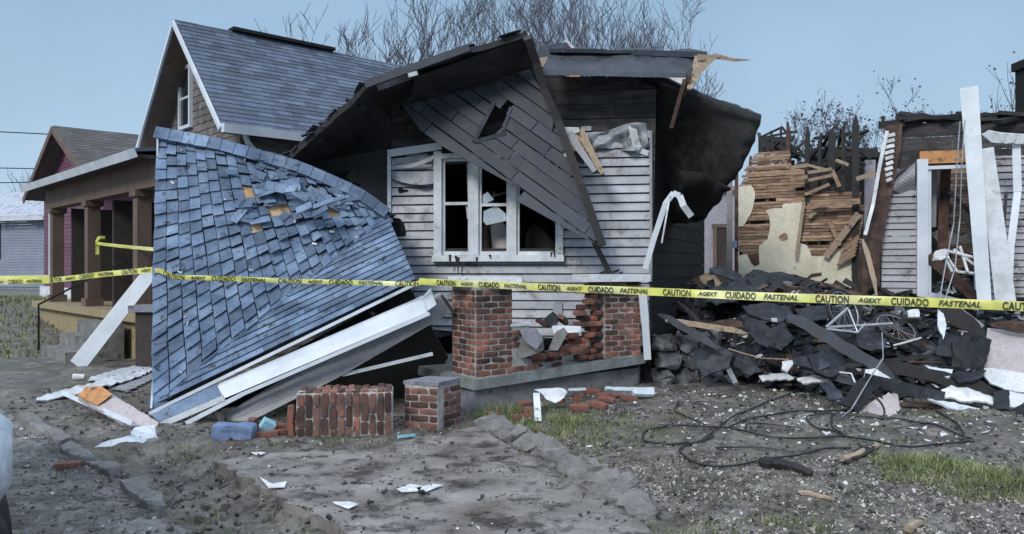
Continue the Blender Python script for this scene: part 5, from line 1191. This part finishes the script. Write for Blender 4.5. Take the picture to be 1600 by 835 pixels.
wh_ = [
 ([(1340,648,8.4),(1372,625,8.5),(1402,608,8.7),(1406,640,8.4),(1400,660,8.2),(1372,660,8.2)], 'triangular pale grey board standing at the heap foot', 'panel', .0),
 ([(1470,610,8.7),(1500,606,8.75),(1552,620,8.6),(1552,632,8.5),(1500,630,8.5),(1472,622,8.6)], 'crumpled white plastic sheet at the right heap foot', 'bone', .05),
 ([(1445,572,8.9),(1488,578,8.8),(1484,590,8.7),(1462,586,8.8)], 'white board scrap under the low black shingle', 'white', .0),
 ([(1530,575,8.8),(1600,585,8.7),(1640,600,8.6),(1640,618,8.5),(1570,610,8.6),(1548,600,8.7)], 'speckled white sheet below the tan panel', 'cap', .02),
 ([(1450,622,8.5),(1540,640,8.4),(1536,648,8.3),(1480,636,8.4)], 'long white siding strip at the heap foot', 'white', .0),
 ([(1497,652,8.2),(1545,652,8.2),(1540,663,8.1),(1495,662,8.1)], 'white board lying flat in front of the heap', 'cap', .0),
 ([(1352,578,9.0),(1395,580,9.0),(1396,592,8.9),(1350,590,8.9)], 'pale sheet scrap behind the bent flashing', 'cap', .02),
 ([(1418,484,9.4),(1436,484,9.4),(1436,496,9.3),(1420,496,9.3)], 'small white marked card hanging below the tape', 'bone', .0),
 ([(1465,485,9.3),(1472,484,9.3),(1478,515,9.1),(1474,530,9.0),(1464,510,9.2)], 'white curved siding blade hanging below the tape', 'white', .03),
 ([(1543,513,9.4),(1640,522,9.2),(1640,592,8.8),(1600,590,8.8),(1536,576,8.9)], 'large tan flat panel at the right edge beyond the felt stack', 'panel', .0),
 ([(1576,612,8.6),(1602,614,8.6),(1602,640,8.4),(1578,636,8.4)], 'white torn sheet beside the small upright shingle', 'cap', .02),
 ([(1222,566,9.2),(1238,563,9.2),(1240,574,9.1),(1230,582,9.1),(1222,576,9.1)], 'small white plastic bowl on the heap foot', 'bone', .04),
 ([(1205,498,9.7),(1214,497,9.7),(1214,503,9.7),(1206,503,9.7)], 'tiny white chip on the folded black sheet', 'bone', .01),
 ([(1084,548,10.2),(1118,538,10.1),(1146,552,9.9),(1140,575,9.8),(1100,590,9.9),(1088,570,10.0)], 'crushed grey metal box beside the stone foundation', 'char_blue', .05),
 ([(1185,588,9.9),(1230,584,9.9),(1240,592,9.8),(1192,596,9.8)], 'white plaster scrap left of the white bowl', 'bone', .02),
 ([(1245,592,9.3),(1290,588,9.2),(1298,598,9.1),(1255,602,9.1)], 'crumpled white paper under the cross-marked shingle', 'bone', .03),
]
for pts, lab, m_, bd in wh_: sheet('debris_sheet', lab, 'debris', pts, m_, .02, bend=bd, jag=.012)
# white stripes painted on felt
# bicycle lying in the heap
bc = thing('bicycle', P(1345,510,9.5), 'wrecked bicycle with grey frame lying in the middle of the heap', 'bicycle')
def wheel(c, r, ax, up):
    ax = ax.normalized(); u = (up-ax*up.dot(ax)).normalized(); v = ax.cross(u); n = 28
    def torus(R, rr, mat, name, par):
        mb = MB(); vs = []
        for i in range(n):
            a = i/n*6.2832; d = u*math.cos(a)+v*math.sin(a)
            for k in range(6): b = k/6*6.2832; vs.append(c+d*(R+rr*math.cos(b))+ax*rr*math.sin(b))
        mb.add(vs, [(i*6+k, i*6+(k+1) % 6, ((i+1) % n)*6+(k+1) % 6, ((i+1) % n)*6+k) for i in range(n) for k in range(6)]); return build(name, mb, mat, par)
    wo = torus(r, .02, mt['rubber'], 'wheel', bc); torus(r-.025, .009, mt['metal'], 'rim', wo)
    mb = MB()
    for i in range(16): a = i/16*6.2832; d = u*math.cos(a)+v*math.sin(a); mb.tube([c+ax*.02*(1 if i % 2 else -1), c+d*(r-.03)], .0025, 4)
    mb.tube([c-ax*.04, c+ax*.04], .02, 8); build('spokes', mb, mt['metal'], wo)
wheel(P(1318,486,9.75), .27, Vector((.45,-.8,.35)), Z); wheel(P(1400,512,9.6), .25, Vector((.15,-.6,.8)), Z)
mb = MB(); fp = [P(1291,512,9.55), P(1325,482,9.6), P(1352,506,9.5), P(1395,506,9.45), P(1291,514,9.55), P(1340,520,9.45), P(1395,506,9.45)]
mb.tube([fp[0], fp[1]], .02, 7); mb.tube([fp[0], fp[3]], .018, 7); mb.tube([fp[4], fp[5], P(1352,506,9.5)], .016, 7); mb.tube([fp[1], fp[5]], .012, 7)
build('frame', mb, mt['metal'], bc); mb = MB(); mb.tube([P(1396,540,9.3), P(1412,536,9.3), P(1440,528,9.2)], .012, 6); build('handlebar', mb, mt['bone'], bc)
# thin pale cord and wires
for pts, lab, m_, r in (
 ([(1138,545,9.9),(1160,552,9.8),(1190,560,9.6),(1232,562,9.2)], 'thin cream cord from crushed metal box to white bowl', 'wood', .008),
 ([(1312,582,8.9),(1330,584,8.8),(1336,598,8.7)], 'short looped white cord on the charred beam', 'bone', .01),
 ([(1378,520,8.9),(1380,560,8.7),(1360,590,8.6),(1330,640,8.2),(1315,652,8.0)], 'bare wire standing up before the heap', 'metal', .008)):
    mb = MB(); mb.tube([P(*p) for p in pts], r, 6); build('cord', mb, mt[m_], label=lab, cat='cord')

# cables looping on the ground
def smooth_path(pts, n=10):
    out_ = []
    for i in range(len(pts)-1):
        p0 = pts[max(i-1,0)]; p1 = pts[i]; p2 = pts[i+1]; p3 = pts[min(i+2, len(pts)-1)]
        for k in range(n):
            t_ = k/n; out_.append(.5*((2*p1)+(p2-p0)*t_+(2*p0-5*p1+4*p2-p3)*t_*t_+(3*p1-p0-3*p2+p3)*t_**3))
    out_.append(pts[-1]); return out_
cabs = [
 ([(1045,672),(1008,680),(1008,692),(1040,698),(1080,696),(1110,684),(1150,655),(1200,635),(1245,618)], 'black cable looping at far left then rising towards the heap', .016),
 ([(1050,672),(1120,675),(1200,688),(1290,692),(1340,693),(1400,704),(1460,704),(1515,698)], 'long black cable running level across the whole tangle', .018),
 ([(1115,686),(1070,702),(1065,720),(1110,736),(1170,734),(1215,726),(1270,712),(1330,710)], 'black cable bowing low on the left of the tangle', .016),
 ([(1060,636),(1055,650),(1090,666),(1115,672)], 'black cable curving down from the grass by the foundation', .014),
 ([(1140,675),(1180,660),(1240,652),(1300,650),(1400,643),(1450,645),(1490,665),(1508,690),(1500,698)], 'black cable with the wide loop on the right', .018),
 ([(1330,690),(1290,676),(1266,668),(1262,660),(1290,654),(1340,657),(1400,661),(1460,672),(1520,692)], 'black cable making the small oval in the middle', .015),
 ([(1300,655),(1300,672),(1320,686),(1340,692)], 'pale-worn cable end dropping across the middle oval', .015),
 ([(1165,678),(1170,668),(1220,668),(1255,674)], 'thin black cable inside the left loop', .011),
 ([(1135,712),(1120,706),(1180,706),(1240,712)], 'thin black cable lying under the left bow', .011),
 ([(1000,640),(960,638),(940,634)], 'short black cable end by the loose bricks', .012)]
for pts, lab, r in cabs:
    pp = smooth_path([Vector((CX*0+(x-CX)/F*(CH-.05)*F/(y-CY), (CH-.05)*F/(y-CY), 0)) for x, y in pts], 10); q = []
    zz = [surf(p.x, p.y)+r for p in pp]
    for i, p in enumerate(pp): q.append(Vector((p.x, p.y, sum(zz[max(0,i-3):i+4])/len(zz[max(0,i-3):i+4])+.008)))
    mb = MB(); mb.tube(q, r*.55, 7); build('cable', mb, mt['cable'], label=lab, cat='cable', group='black cables tangled on the lawn', smooth=True)
# hose standing above in the triangular board
mb = MB(); mb.tube(smooth_path([P(*p) for p in [(1358,615,8.3),(1375,628,8.2),(1382,645,8.1),(1372,660,8.0),(1340,658,8.05)]], 8), .011, 6); build('cable', mb, mt['cable'], label='black cable arching over the triangular pale board', cat='cable', group='black cables tangled on the lawn', smooth=True)
# logs, sticks on the lawn
def stick(pts, r, label, mat='char', r2=None, cat='stick'):
    mb = MB(); q = [G(x, y)+Z*(r*.7) for x, y in pts]; q = smooth_path(q, 4); mb.tube([p+Vector((noise.noise(p*15), noise.noise(p*15+Vector((4,4,4))), noise.noise(p*11)))*r*.6 for p in q], r, 7, r2=r2 or r*.6); build('stick', mb, mt[mat], label=label, cat=cat)
stick([(1192,729),(1215,733),(1242,738),(1266,748)], .045, 'charred log lying on the lawn below the cables')
stick([(1318,724),(1345,714),(1372,700)], .035, 'split stick with yellow inner wood below the cables', 'wood')
stick([(1248,772),(1275,778),(1302,785)], .022, 'light brown stick in the leaf litter', 'wood')
stick([(940,700),(955,690)], .012, 'short black twig on the lawn right of the grass patch')
stick([(1420,830),(1440,824)], .03, 'pale broken stick at the bottom edge', 'wood')
stick([(1440,722),(1465,728),(1475,738)], .025, 'dark branch stub in the right grass patch')
sheet('felt_scrap', 'charcoal felt scrap beside the yellow split stick', 'scrap', [(1316,724),(1340,700),(1368,696),(1362,706),(1336,720)], 'paper', .015, bend=.02, jag=.02)

# ------------------------------------------------------------------ caution tapes
def tape_obj(name, label, pts, wd=.075, text=True, s0=0, twist=None, lay=.004):
    path = smooth_path([Vector(p) for p in pts], 24)
    cum = [0]
    for a, b in zip(path, path[1:]): cum.append(cum[-1]+(b-a).length)
    def at(s):
        s = max(0, min(cum[-1]-1e-4, s)); lo, hi = 0, len(cum)-1
        while hi-lo > 1:
            m = (lo+hi)//2
            if cum[m] <= s: lo = m
            else: hi = m
        t_ = (s-cum[lo])/max(1e-6, cum[hi]-cum[lo]); p = path[lo].lerp(path[hi], t_); d = (path[hi]-path[lo]).normalized()
        a = (.16*math.sin(s*1.3)+.08*math.sin(s*3.1+1)) if twist is None else twist(s)
        n = Vector((d.y, -d.x, 0)).normalized(); up = (Z*math.cos(a)+n*math.sin(a)); up = (up-d*up.dot(d)).normalized(); return p, up, d.cross(up)
    N_ = max(30, int(cum[-1]/.04)); mb = MB(); vs = []
    for i in range(N_+1):
        p, up, n = at(cum[-1]*i/N_); r_ = .006*math.sin(i*.35)
        vs += [p-up*wd/2, p+n*(.004+r_), p+up*wd/2]
    mb.add(vs, [(i*3+k, (i+1)*3+k, (i+1)*3+k+1, i*3+k+1) for i in range(N_) for k in range(2)])
    t = build(name, mb, mt['tape'], label=label, cat='caution tape', recalc=False, smooth=True)
    if text:
        tb_ = MB(); s = s0; words = [('CAUTION', .25, 0), ('AGEXT', .16, .25), ('CUIDADO', .255, 0), ('FASTENAL', .27, .30)]; wi = 0
        while s < cum[-1]:
            word, wl, sh_ = words[wi % 4]; wi += 1; vs_, fs_ = GLY[word]
            small = word in ('AGEXT',); ht = {'CAUTION': .058, 'CUIDADO': .056, 'AGEXT': .034, 'FASTENAL': .042}[word]
            if s+wl > cum[-1]: break
            out_v = []
            for (x, y) in vs_:
                yy = (y-.5)*ht; p, up, n = at(s+x*wl+sh_*yy); off_ = n if n.dot(CAM-p) > 0 else -n
                r_ = .004+.007
                out_v.append(p+up*yy+off_*(r_+lay))
            tb_.add(out_v, fs_); s += wl+(.07 if wi % 4 else .13)
        if tb_.v: build('lettering', tb_, mt['ink'], t, recalc=False)
    return t
GLY = {}
for wd_ in ('CAUTION', 'AGEXT', 'CUIDADO', 'FASTENAL'):
    cu = bpy.data.curves.new('g', 'FONT'); cu.body = wd_; cu.size = 1; cu.offset = .022 if wd_ != 'AGEXT' else .03; cu.resolution_u = 3
    go = bpy.data.objects.new('g', cu); sc.collection.objects.link(go); bpy.context.view_layer.update()
    me = go.evaluated_get(bpy.context.evaluated_depsgraph_get()).to_mesh()
    X = [v.co.x for v in me.vertices]; Y = [v.co.y for v in me.vertices]; x0, x1, y0, y1 = min(X), max(X), min(Y), max(Y)
    GLY[wd_] = ([((v.co.x-x0)/(x1-x0), (v.co.y-y0)/(y1-y0)) for v in me.vertices], [tuple(p.vertices) for p in me.polygons])
    go.to_mesh_clear(); bpy.data.objects.remove(go); bpy.data.curves.remove(cu)
tape_obj('caution_tape', 'yellow caution tape stretched across the front of both houses to the right edge',
  [P(655,440,8.6), P(760,445,8.1), P(900,451,7.5), P(1020,456,7.1), P(1200,464,6.6), P(1400,471,6.1), P(1600,479,5.7), P(1760,486,5.4)], .070, s0=.25)
tape_obj('caution_tape', 'yellow caution tape lying over the fallen blue-grey roof',
  [P(237,423,9.1), P(252,424,8.75), P(272,433,8.7), P(300,434,8.68), P(450,439,8.66), P(560,442,8.65), P(645,444,8.6), P(657,440,8.6)], .052, s0=.5)
tape_obj('caution_tape', 'yellow caution tape running left from the leaning white board',
  [P(-500,452,12.5), P(0,441,10.2), P(90,437,9.8), P(160,429,9.5), P(215,424,9.25), P(238,422,9.15)], .065, s0=.1)
tape_obj('caution_tape', 'distant yellow caution tape behind the other at the far left edge',
  [P(-500,437,25), P(20,434,21), P(68,433,20), P(78,434,19.5)], .10, text=False)
tape_obj('caution_tape', 'yellow caution tape tied round the middle brown porch post',
  [P(152,398,15.6), P(152,376,15.6), P(155,372,15.55), P(164,371,15.6)], .06, text=False)
tape_obj('caution_tape', 'yellow caution tape strung between two brown porch posts',
  [P(153,381,15.6), P(190,385,14.6), P(220,388,13.8), P(242,390,13.0)], .06, text=False)

# ------------------------------------------------------------------ trees, power lines
def tree(px, D, ztop, spread, seed, label, leaves=0, base_z=0, group='bare trees behind the burnt houses', th=.17, depth=7, fork=(2,3)):
    rnd = random.Random(seed); x, y = (px-CX)/F*D, D
    root = thing('bare_tree', (x, y, base_z), label, 'tree', group)
    tk = MB(); cr2 = MB(); lf = []
    H_ = ztop-base_z
    def br(p, d, ln_, r, lev):
        n = 3; pts = [p]
        for k in range(n):
            d = (d+Vector((rnd.uniform(-1,1), rnd.uniform(-1,1), rnd.uniform(-.4,.8)))*.14).normalized(); p = p+d*ln_/n; pts.append(p)
        (tk if lev == 0 else cr2).tube(pts, r, 6 if lev < 2 else 3, r2=max(r*.5, .006), cap=False)
        if lev >= depth: lf.append(p); return
        for k in range(rnd.randint(*fork)+(1 if lev in (0,1) else 0)):
            q = pts[rnd.choice((1,2,3,3))] if lev else pts[rnd.choice((2,3,3))]
            nd = (d*rnd.uniform(.6,1.0)+Vector((rnd.uniform(-1,1)*spread*1.25, rnd.uniform(-1,1)*spread*1.25, rnd.uniform(.1,.7)))).normalized()
            br(q, nd, ln_*rnd.uniform(.62,.84), max(r*.56, .008), lev+1)
    br(Vector((x, y, base_z-.2)), Vector((0,0,1)), H_*.27, th, 0)
    # rescale to ztop
    zs_ = sorted(v.z for v in cr2.v); mzz = zs_[int(len(zs_)*.93)]; k_ = (ztop-base_z)/(mzz-base_z)
    for M_ in (tk, cr2):
        for v in M_.v: v.z = base_z+(v.z-base_z)*k_
    build('trunk', tk, mt['bark'], root, recalc=False)
    if leaves:
        for p in lf:
            for q in range(leaves):
                c_ = Vector((p.x, p.y, base_z+(p.z-base_z)*k_))+Vector((rnd.uniform(-.3,.3), rnd.uniform(-.3,.3), rnd.uniform(-.3,.3))); s_ = rnd.uniform(.03,.07); U, V, N = ori(rnd.random()*6, rnd.random()*6); cr2.add([c_-U*s_, c_+V*s_, c_+U*s_, c_-V*s_], [(0,1,2,3)])
    build('crown', cr2, mt['twig'], root, recalc=False)
zt = lambda y, D: CH+(CY-y)*D/F
tree(628, 26, zt(50,26), .85, 1, 'bare tree left of the burnt gable, low and spreading')
tree(668, 30, zt(18,30), .8, 12, 'bare tree between the low one and the tall forked one', depth=6)
tree(768, 27, zt(-8,27), .75, 3, 'tallest bare tree straight behind the burnt gable peak', th=.14)
tree(862, 31, zt(12,31), .8, 24, 'bare tree just right of the burnt gable peak')
tree(905, 34, zt(22,34), .75, 8, 'thin bare tree above the brick chimney')
tree(975, 28, zt(20,28), .8, 16, 'bare tree farthest right behind the flat charred roof piece')
tree(1325, 30, zt(200,30), .95, 7, 'bushy small-leaved tree behind the burnt studs', leaves=1)
tree(1372, 32, zt(212,32), .95, 9, 'bushy small-leaved tree left of the tall white board', leaves=1)
tree(1430, 31, zt(222,31), .95, 10, 'lower bushy tree behind the charred wall top', leaves=1)
tree(1530, 30, zt(150,30), .8, 15, 'small tree peeping out between white board and chimney', leaves=1, depth=5)
tree(8, 60, zt(278,60), .9, 18, 'tiny bare tree above the grey house at the far left', depth=5, base_z=.5)
t = thing('distant_house', ((1.75), 16, 0), 'distant house of which only chimney and gable tip show over the charred roof', 'house')
mb = MB(); c_ = P(897,78,16); mb.abox(c_.x-.09, c_.x+.12, 16, 16.4, 3, c_.z+.02); build('chimney', mb, mt['orange'], t)
mb = MB(); mb.prism([P(868,84,15.8), P(884,64,15.8), P(902,82,15.8)], (0,.3,0)); build('gable', mb, mt['brown_wall'], t); mb = MB(); mb.beam(P(862,86,15.7), P(885,64,15.7), .06, .1); mb.beam(P(885,64,15.7), P(904,84,15.7), .06, .1); build('roof_edge', mb, mt['white_dirty'], t)
for a, b, lab in (((-900,150,32),(77,210,26),'highest power line running to the purple house ridge'),((-900,235,38),(62,264,28),'middle power line at the far left'),((-900,290,38),(52,285,28),'lowest power line at the far left')):
    A0, B0 = P(*a), P(*b); mb = MB(); mb.tube([A0.lerp(B0, k/8)-Z*.1*math.sin(math.pi*k/8) for k in range(9)], .018, 5); build('power_line', mb, mt['void'], label=lab, cat='power line')

# ------------------------------------------------------------------ parked car, left edge
pc = thing('parked_car', (-3.9, 3.6, 0), 'pale blue-white car of which only one front corner shows at the left edge', 'car')
Ud = U_ST.copy(); Vd = -V_ST; O = Vector((-1.72, 2.93, 0))
def cs(u, v, z): return O+Ud*u+Vd*v+Z*z
def loft(sections, mat, name, par=pc, wsc=1):
    mb = MB(); n = len(sections); m = 14; vs = []
    for (u, z0, z1, w0, w1, cr0) in sections:
        zc, hz, wy = (z0+z1)/2, (z1-z0)/2, (w1-w0)/2; vc = (w0+w1)/2
        for k in range(m):
            a = (k+.5)/m*6.2832; c, s = math.cos(a), math.sin(a)
            vs.append(cs(u, vc+wy*math.copysign(abs(c)**cr0, c), zc+hz*math.copysign(abs(s)**cr0, s)))
    fs = [(i*m+k, i*m+(k+1) % m, (i+1)*m+(k+1) % m, (i+1)*m+k) for i in range(n-1) for k in range(m)]+[tuple(range(m)), tuple(range((n-1)*m, n*m))]
    mb.add(vs, fs); return build(name, mb, mat, par, smooth=True)
loft([(0.02,.72,.98,.25,1.5,.5),(.10,.70,1.04,.12,1.66,.45),(.3,.66,1.09,.03,1.75,.4),(.8,.4,1.13,0,1.8,.35),(2.4,.35,1.15,0,1.8,.35),(3.8,.4,1.12,0,1.8,.35),(4.2,.45,1.05,.1,1.7,.4),(4.3,.5,.95,.2,1.6,.5)], mt['carpaint'], 'body')
loft([(.06,.32,.70,.2,1.6,.5),(.2,.28,.71,.06,1.74,.45),(.5,.28,.70,.04,1.76,.4)], mt['rubber'], 'bumper')
loft([(1.2,1.0,1.12,.15,1.65,.4),(1.9,1.0,1.5,.22,1.58,.4),(3.2,1.0,1.52,.22,1.58,.4),(3.9,1.0,1.15,.15,1.65,.4)], mt['glass'], 'cabin')
for v in (.18, 1.4):
    mb = MB(); mb.box(cs(.10,v+.1,.86), Vd, Z, Ud, .28, .14, .12); build('headlight', mb, mt['glass'], pc)
for u in (.9, 3.4):
    for v in (.08, 1.72):
        mb = MB(); c_ = cs(u, v, .32); vs = []
        mb.tube([c_-Vd*.1, c_+Vd*.1], .32, 20); wo = build('wheel', mb, mt['rubber'], pc); mb = MB(); mb.tube([c_-Vd*.11, c_+Vd*.11], .19, 16); build('rim', mb, mt['metal'], wo)

# ------------------------------------------------------------------ ground cover
random.seed(99)
def inside(p, poly_):
    c = False; n = len(poly_)
    for i in range(n):
        a, b = poly_[i], poly_[(i+1) % n]
        if (a.y > p.y) != (b.y > p.y) and p.x < (b.x-a.x)*(p.y-a.y)/(b.y-a.y)+a.x: c = not c
    return c
def onwalk(x, y): return inside(Vector((x, y, 0)), wp)
def lit(mb, n, xr, yr, size, cond, lift=.012, flat=.5, curlz=.4):
    k = 0
    while k < n:
        x, y = random.uniform(*xr), random.uniform(*yr)
        k += 1
        if not cond(x, y): continue
        z = (.05 if onwalk(x, y) else gh(x, y))+lift*random.random(); s = random.uniform(*size); U, V, N = ori(random.random()*6.28, random.uniform(-flat,flat), random.uniform(-flat,flat))
        c = Vector((x, y, z)); b = s*random.uniform(.3,.8); t_ = N*s*random.uniform(-curlz,curlz)
        mb.add([c-U*s+t_, c-V*b, c+U*s+t_*.6, c+V*b, c], [(0,1,4),(1,2,4),(2,3,4),(3,0,4)])
right = lambda x, y: ((x+.43)*2.8+(y-8.18)*1.29) > .25 and surf(x, y) < gh(x, y)+.05
mb = MB()
lit(mb, 14000, (-.4,7), (4.4,9.5), (.007,.022), lambda x, y: right(x, y) and fbm(x, y, 1.1, 3, 3)+ss(7,5,y)*.55 > random.uniform(-.25,.5), flat=.9)
lit(mb, 9000, (.2,4.5), (4.4,6.4), (.007,.02), right, flat=.9)
lit(mb, 2200, (-5,0), (4.4,8.8), (.006,.020), lambda x, y: not onwalk(x, y))
rd = lambda x, y: -5 < kerb_d(x, y) < -.05
build('leaf_litter', mb, mt['leaf'], label='dead leaves strewn over the lawn and trench', cat='leaves', kind='stuff', recalc=False)
mb = MB()
lit(mb, 430, (-1,7), (6.6,11), (.008,.045), right, flat=.4); lit(mb, 130, (-5,.3), (4.4,8.5), (.006,.022), lambda x, y: True)
lit(mb, 420, (1.8,6), (7.2,10), (.01,.05), right, flat=.4)
build('pale_litter', mb, mt['bone'], label='pale paper and plaster flecks scattered on the ground', cat='litter', kind='stuff', recalc=False)
mb = MB()
for k in range(5200):
    x, y = random.uniform(-6,-.2), random.uniform(4.4,9.5)
    if kerb_d(x, y) > -.05: continue
    s = random.uniform(.004,.016)*(1 if random.random() < .93 else 2); U, V, N = ori(random.random()*6, random.random()*.6, random.random()*.6); mb.box(Vector((x,y,gh(x,y)+.012)), U, V, N, s*random.uniform(1,2), s*1.3, s)
build('pebbles', mb, mt['pebble'], label='wet pebbles and gravel over the road edge', cat='gravel', kind='stuff')
mb = MB()
for k in range(4200):
    x, y = random.uniform(-6,6.5), random.uniform(4.4,10.5)
    if pile(x, y) > .05: continue
    if onwalk(x, y) and random.random() < .82: continue
    if y > 8.5 and -1.4 < x < 1.9: continue
    s = random.uniform(.006,.022); z = (.05 if onwalk(x, y) else gh(x, y)); U, V, N = ori(random.random()*6, random.random(), random.random()); mb.box(Vector((x,y,z+s*.2)), U, V, N, s*random.uniform(1,2.5), s, s)
build('grit', mb, mt['chip'], label='dark grit, clods and small rubble on the bare ground', cat='grit', kind='stuff')
mb = MB()
for k in range(360):
    x, y = -3.0+random.random()*2.3, random.uniform(4.3,7)
    if seg_d(x, y, (-3.0,6.75), (-.9,4.1)) > .5 or onwalk(x, y): continue
    s = random.uniform(.012,.045); rough_block(mb, Vector((x,y,gh(x,y))), *ori(random.random()*6, random.random(), random.random()), s*1.5, s, s, .02, seg=1)
build('trench_clods', mb, mt['ground'], label='clods of dug earth in the trench beside the walk', cat='soil', kind='stuff')
def blades(mb, n, cxy, rad, hgt, wd=.0026, lean=1.3):
    for k in range(int(n*1.9)):
        a = random.random()*6.28; r = math.sqrt(random.random()); x, y = cxy[0]+math.cos(a)*r*rad[0], cxy[1]+math.sin(a)*r*rad[1]
        if onwalk(x, y) or pile(x, y) > .05: continue
        if fbm(x, y, 2.5, 3, 8)+.5*fbm(x, y, 9, 2, 1) < random.uniform(-.5,.35)+.5*max(0,r-.6): continue
        h = hgt*random.uniform(.4,1.2)*(1.2-r*.6); z = gh(x, y); b = random.random()*6.28; l = Vector((math.cos(b), math.sin(b), 0))*h*random.uniform(.1,lean); s = Vector((-math.sin(b), math.cos(b), 0))*wd
        p = Vector((x,y,z-.005)); m_ = p+l*.4+Z*h*.6; t_ = p+l+Z*h*.9
        mb.add([p-s, p+s, m_+s*.7, m_-s*.7, t_], [(0,1,2,3),(3,2,4)])
mb = MB()
g = G(880,672); blades(mb, 5200, (g.x,g.y), (1.0,.85), .055); g = G(840,662); blades(mb, 1500, (g.x,g.y), (.5,.5), .09)
g = G(775,650); blades(mb, 500, (g.x,g.y), (.3,.2), .15)
g = G(1440,725); blades(mb, 1700, (g.x,g.y), (.42,.22), .085); g = G(1390,720); blades(mb, 700, (g.x,g.y), (.3,.15), .07); g = G(1510,748); blades(mb, 2300, (g.x,g.y), (.62,.27), .09); g = G(1560,770); blades(mb, 900, (g.x,g.y), (.45,.3), .08)
for k in range(60): x, y = random.uniform(.2,6.5), random.uniform(4.5,9); blades(mb, 60, (x,y), (.3,.2), .05)
for k in range(30): blades(mb, 40, (random.uniform(-3.5,-.8), random.uniform(4.5,7.5)), (.2,.15), .06)
g = G(1160,830); blades(mb, 500, (g.x,g.y), (.6,.2), .07)
build('grass', mb, mt['grass'], label='thin winter grass in patches on the lawn', cat='grass', kind='stuff', recalc=False)
mb = MB()
for k in range(9000):
    x, y = random.uniform(-17,-6.5), random.uniform(14,27)
    h = random.uniform(.04,.12); z = gh(x, y); b = random.random()*6.28; s = Vector((math.cos(b), math.sin(b), 0))*.018; p = Vector((x,y,z)); mb.add([p-s, p+s, p+s*.3+Z*h], [(0,1,2)])
build('grass', mb, mt['grass'], label='short grass of the raised yard before the grey house', cat='grass', kind='stuff', recalc=False)
mb = MB()
for k in range(5200):
    x, y = random.uniform(-2.3,1.2), random.uniform(4.7,8.0)
    if not onwalk(x, y) or abs(fbm(x, y*1.8, 1.6, 4, 6)) > .07+.05*random.random(): continue
    s = random.uniform(.003,.008)*(1 if random.random() < .9 else 2.2); rough_block(mb, Vector((x,y,.033)), *ori(random.random()*6), s*random.uniform(1.2,3), s*1.4, s*.8, .006, seg=0)
build('mud_crumbs', mb, mt['chip'], label='dark crumbs of mud and char washed across the concrete walk', cat='soil', kind='stuff')
# flat scraps on the walk
for k, (pts, lab) in enumerate((([(405,770),(425,766),(448,768),(445,776),(420,778)], 'flat white scrap at the broken edge of the walk, left'), ([(620,776),(640,770),(660,773),(655,780),(628,784)], 'flat white scrap in the centre of the walk'), ([(520,800),(548,796),(560,800),(545,806),(525,806)], 'flat white scrap near the bottom of the walk'), ([(392,716),(408,713),(416,717),(404,721)], 'small white paper left of centre above the walk'), ([(650,777),(676,770),(692,771),(660,783)], 'long thin white scrap right of the central one'))):
    ps = [G(x, y) for x, y in pts]; mb = MB(); q = []
    zf = max((.044 if onwalk(p.x, p.y) else gh(p.x, p.y)+.010) for p in ps)
    for p in ps: q.append(Vector((p.x, p.y, zf)))
    mb.prism(q, Z*.005); build('paper_scrap', mb, mt['bone'], label=lab, cat='paper scrap')
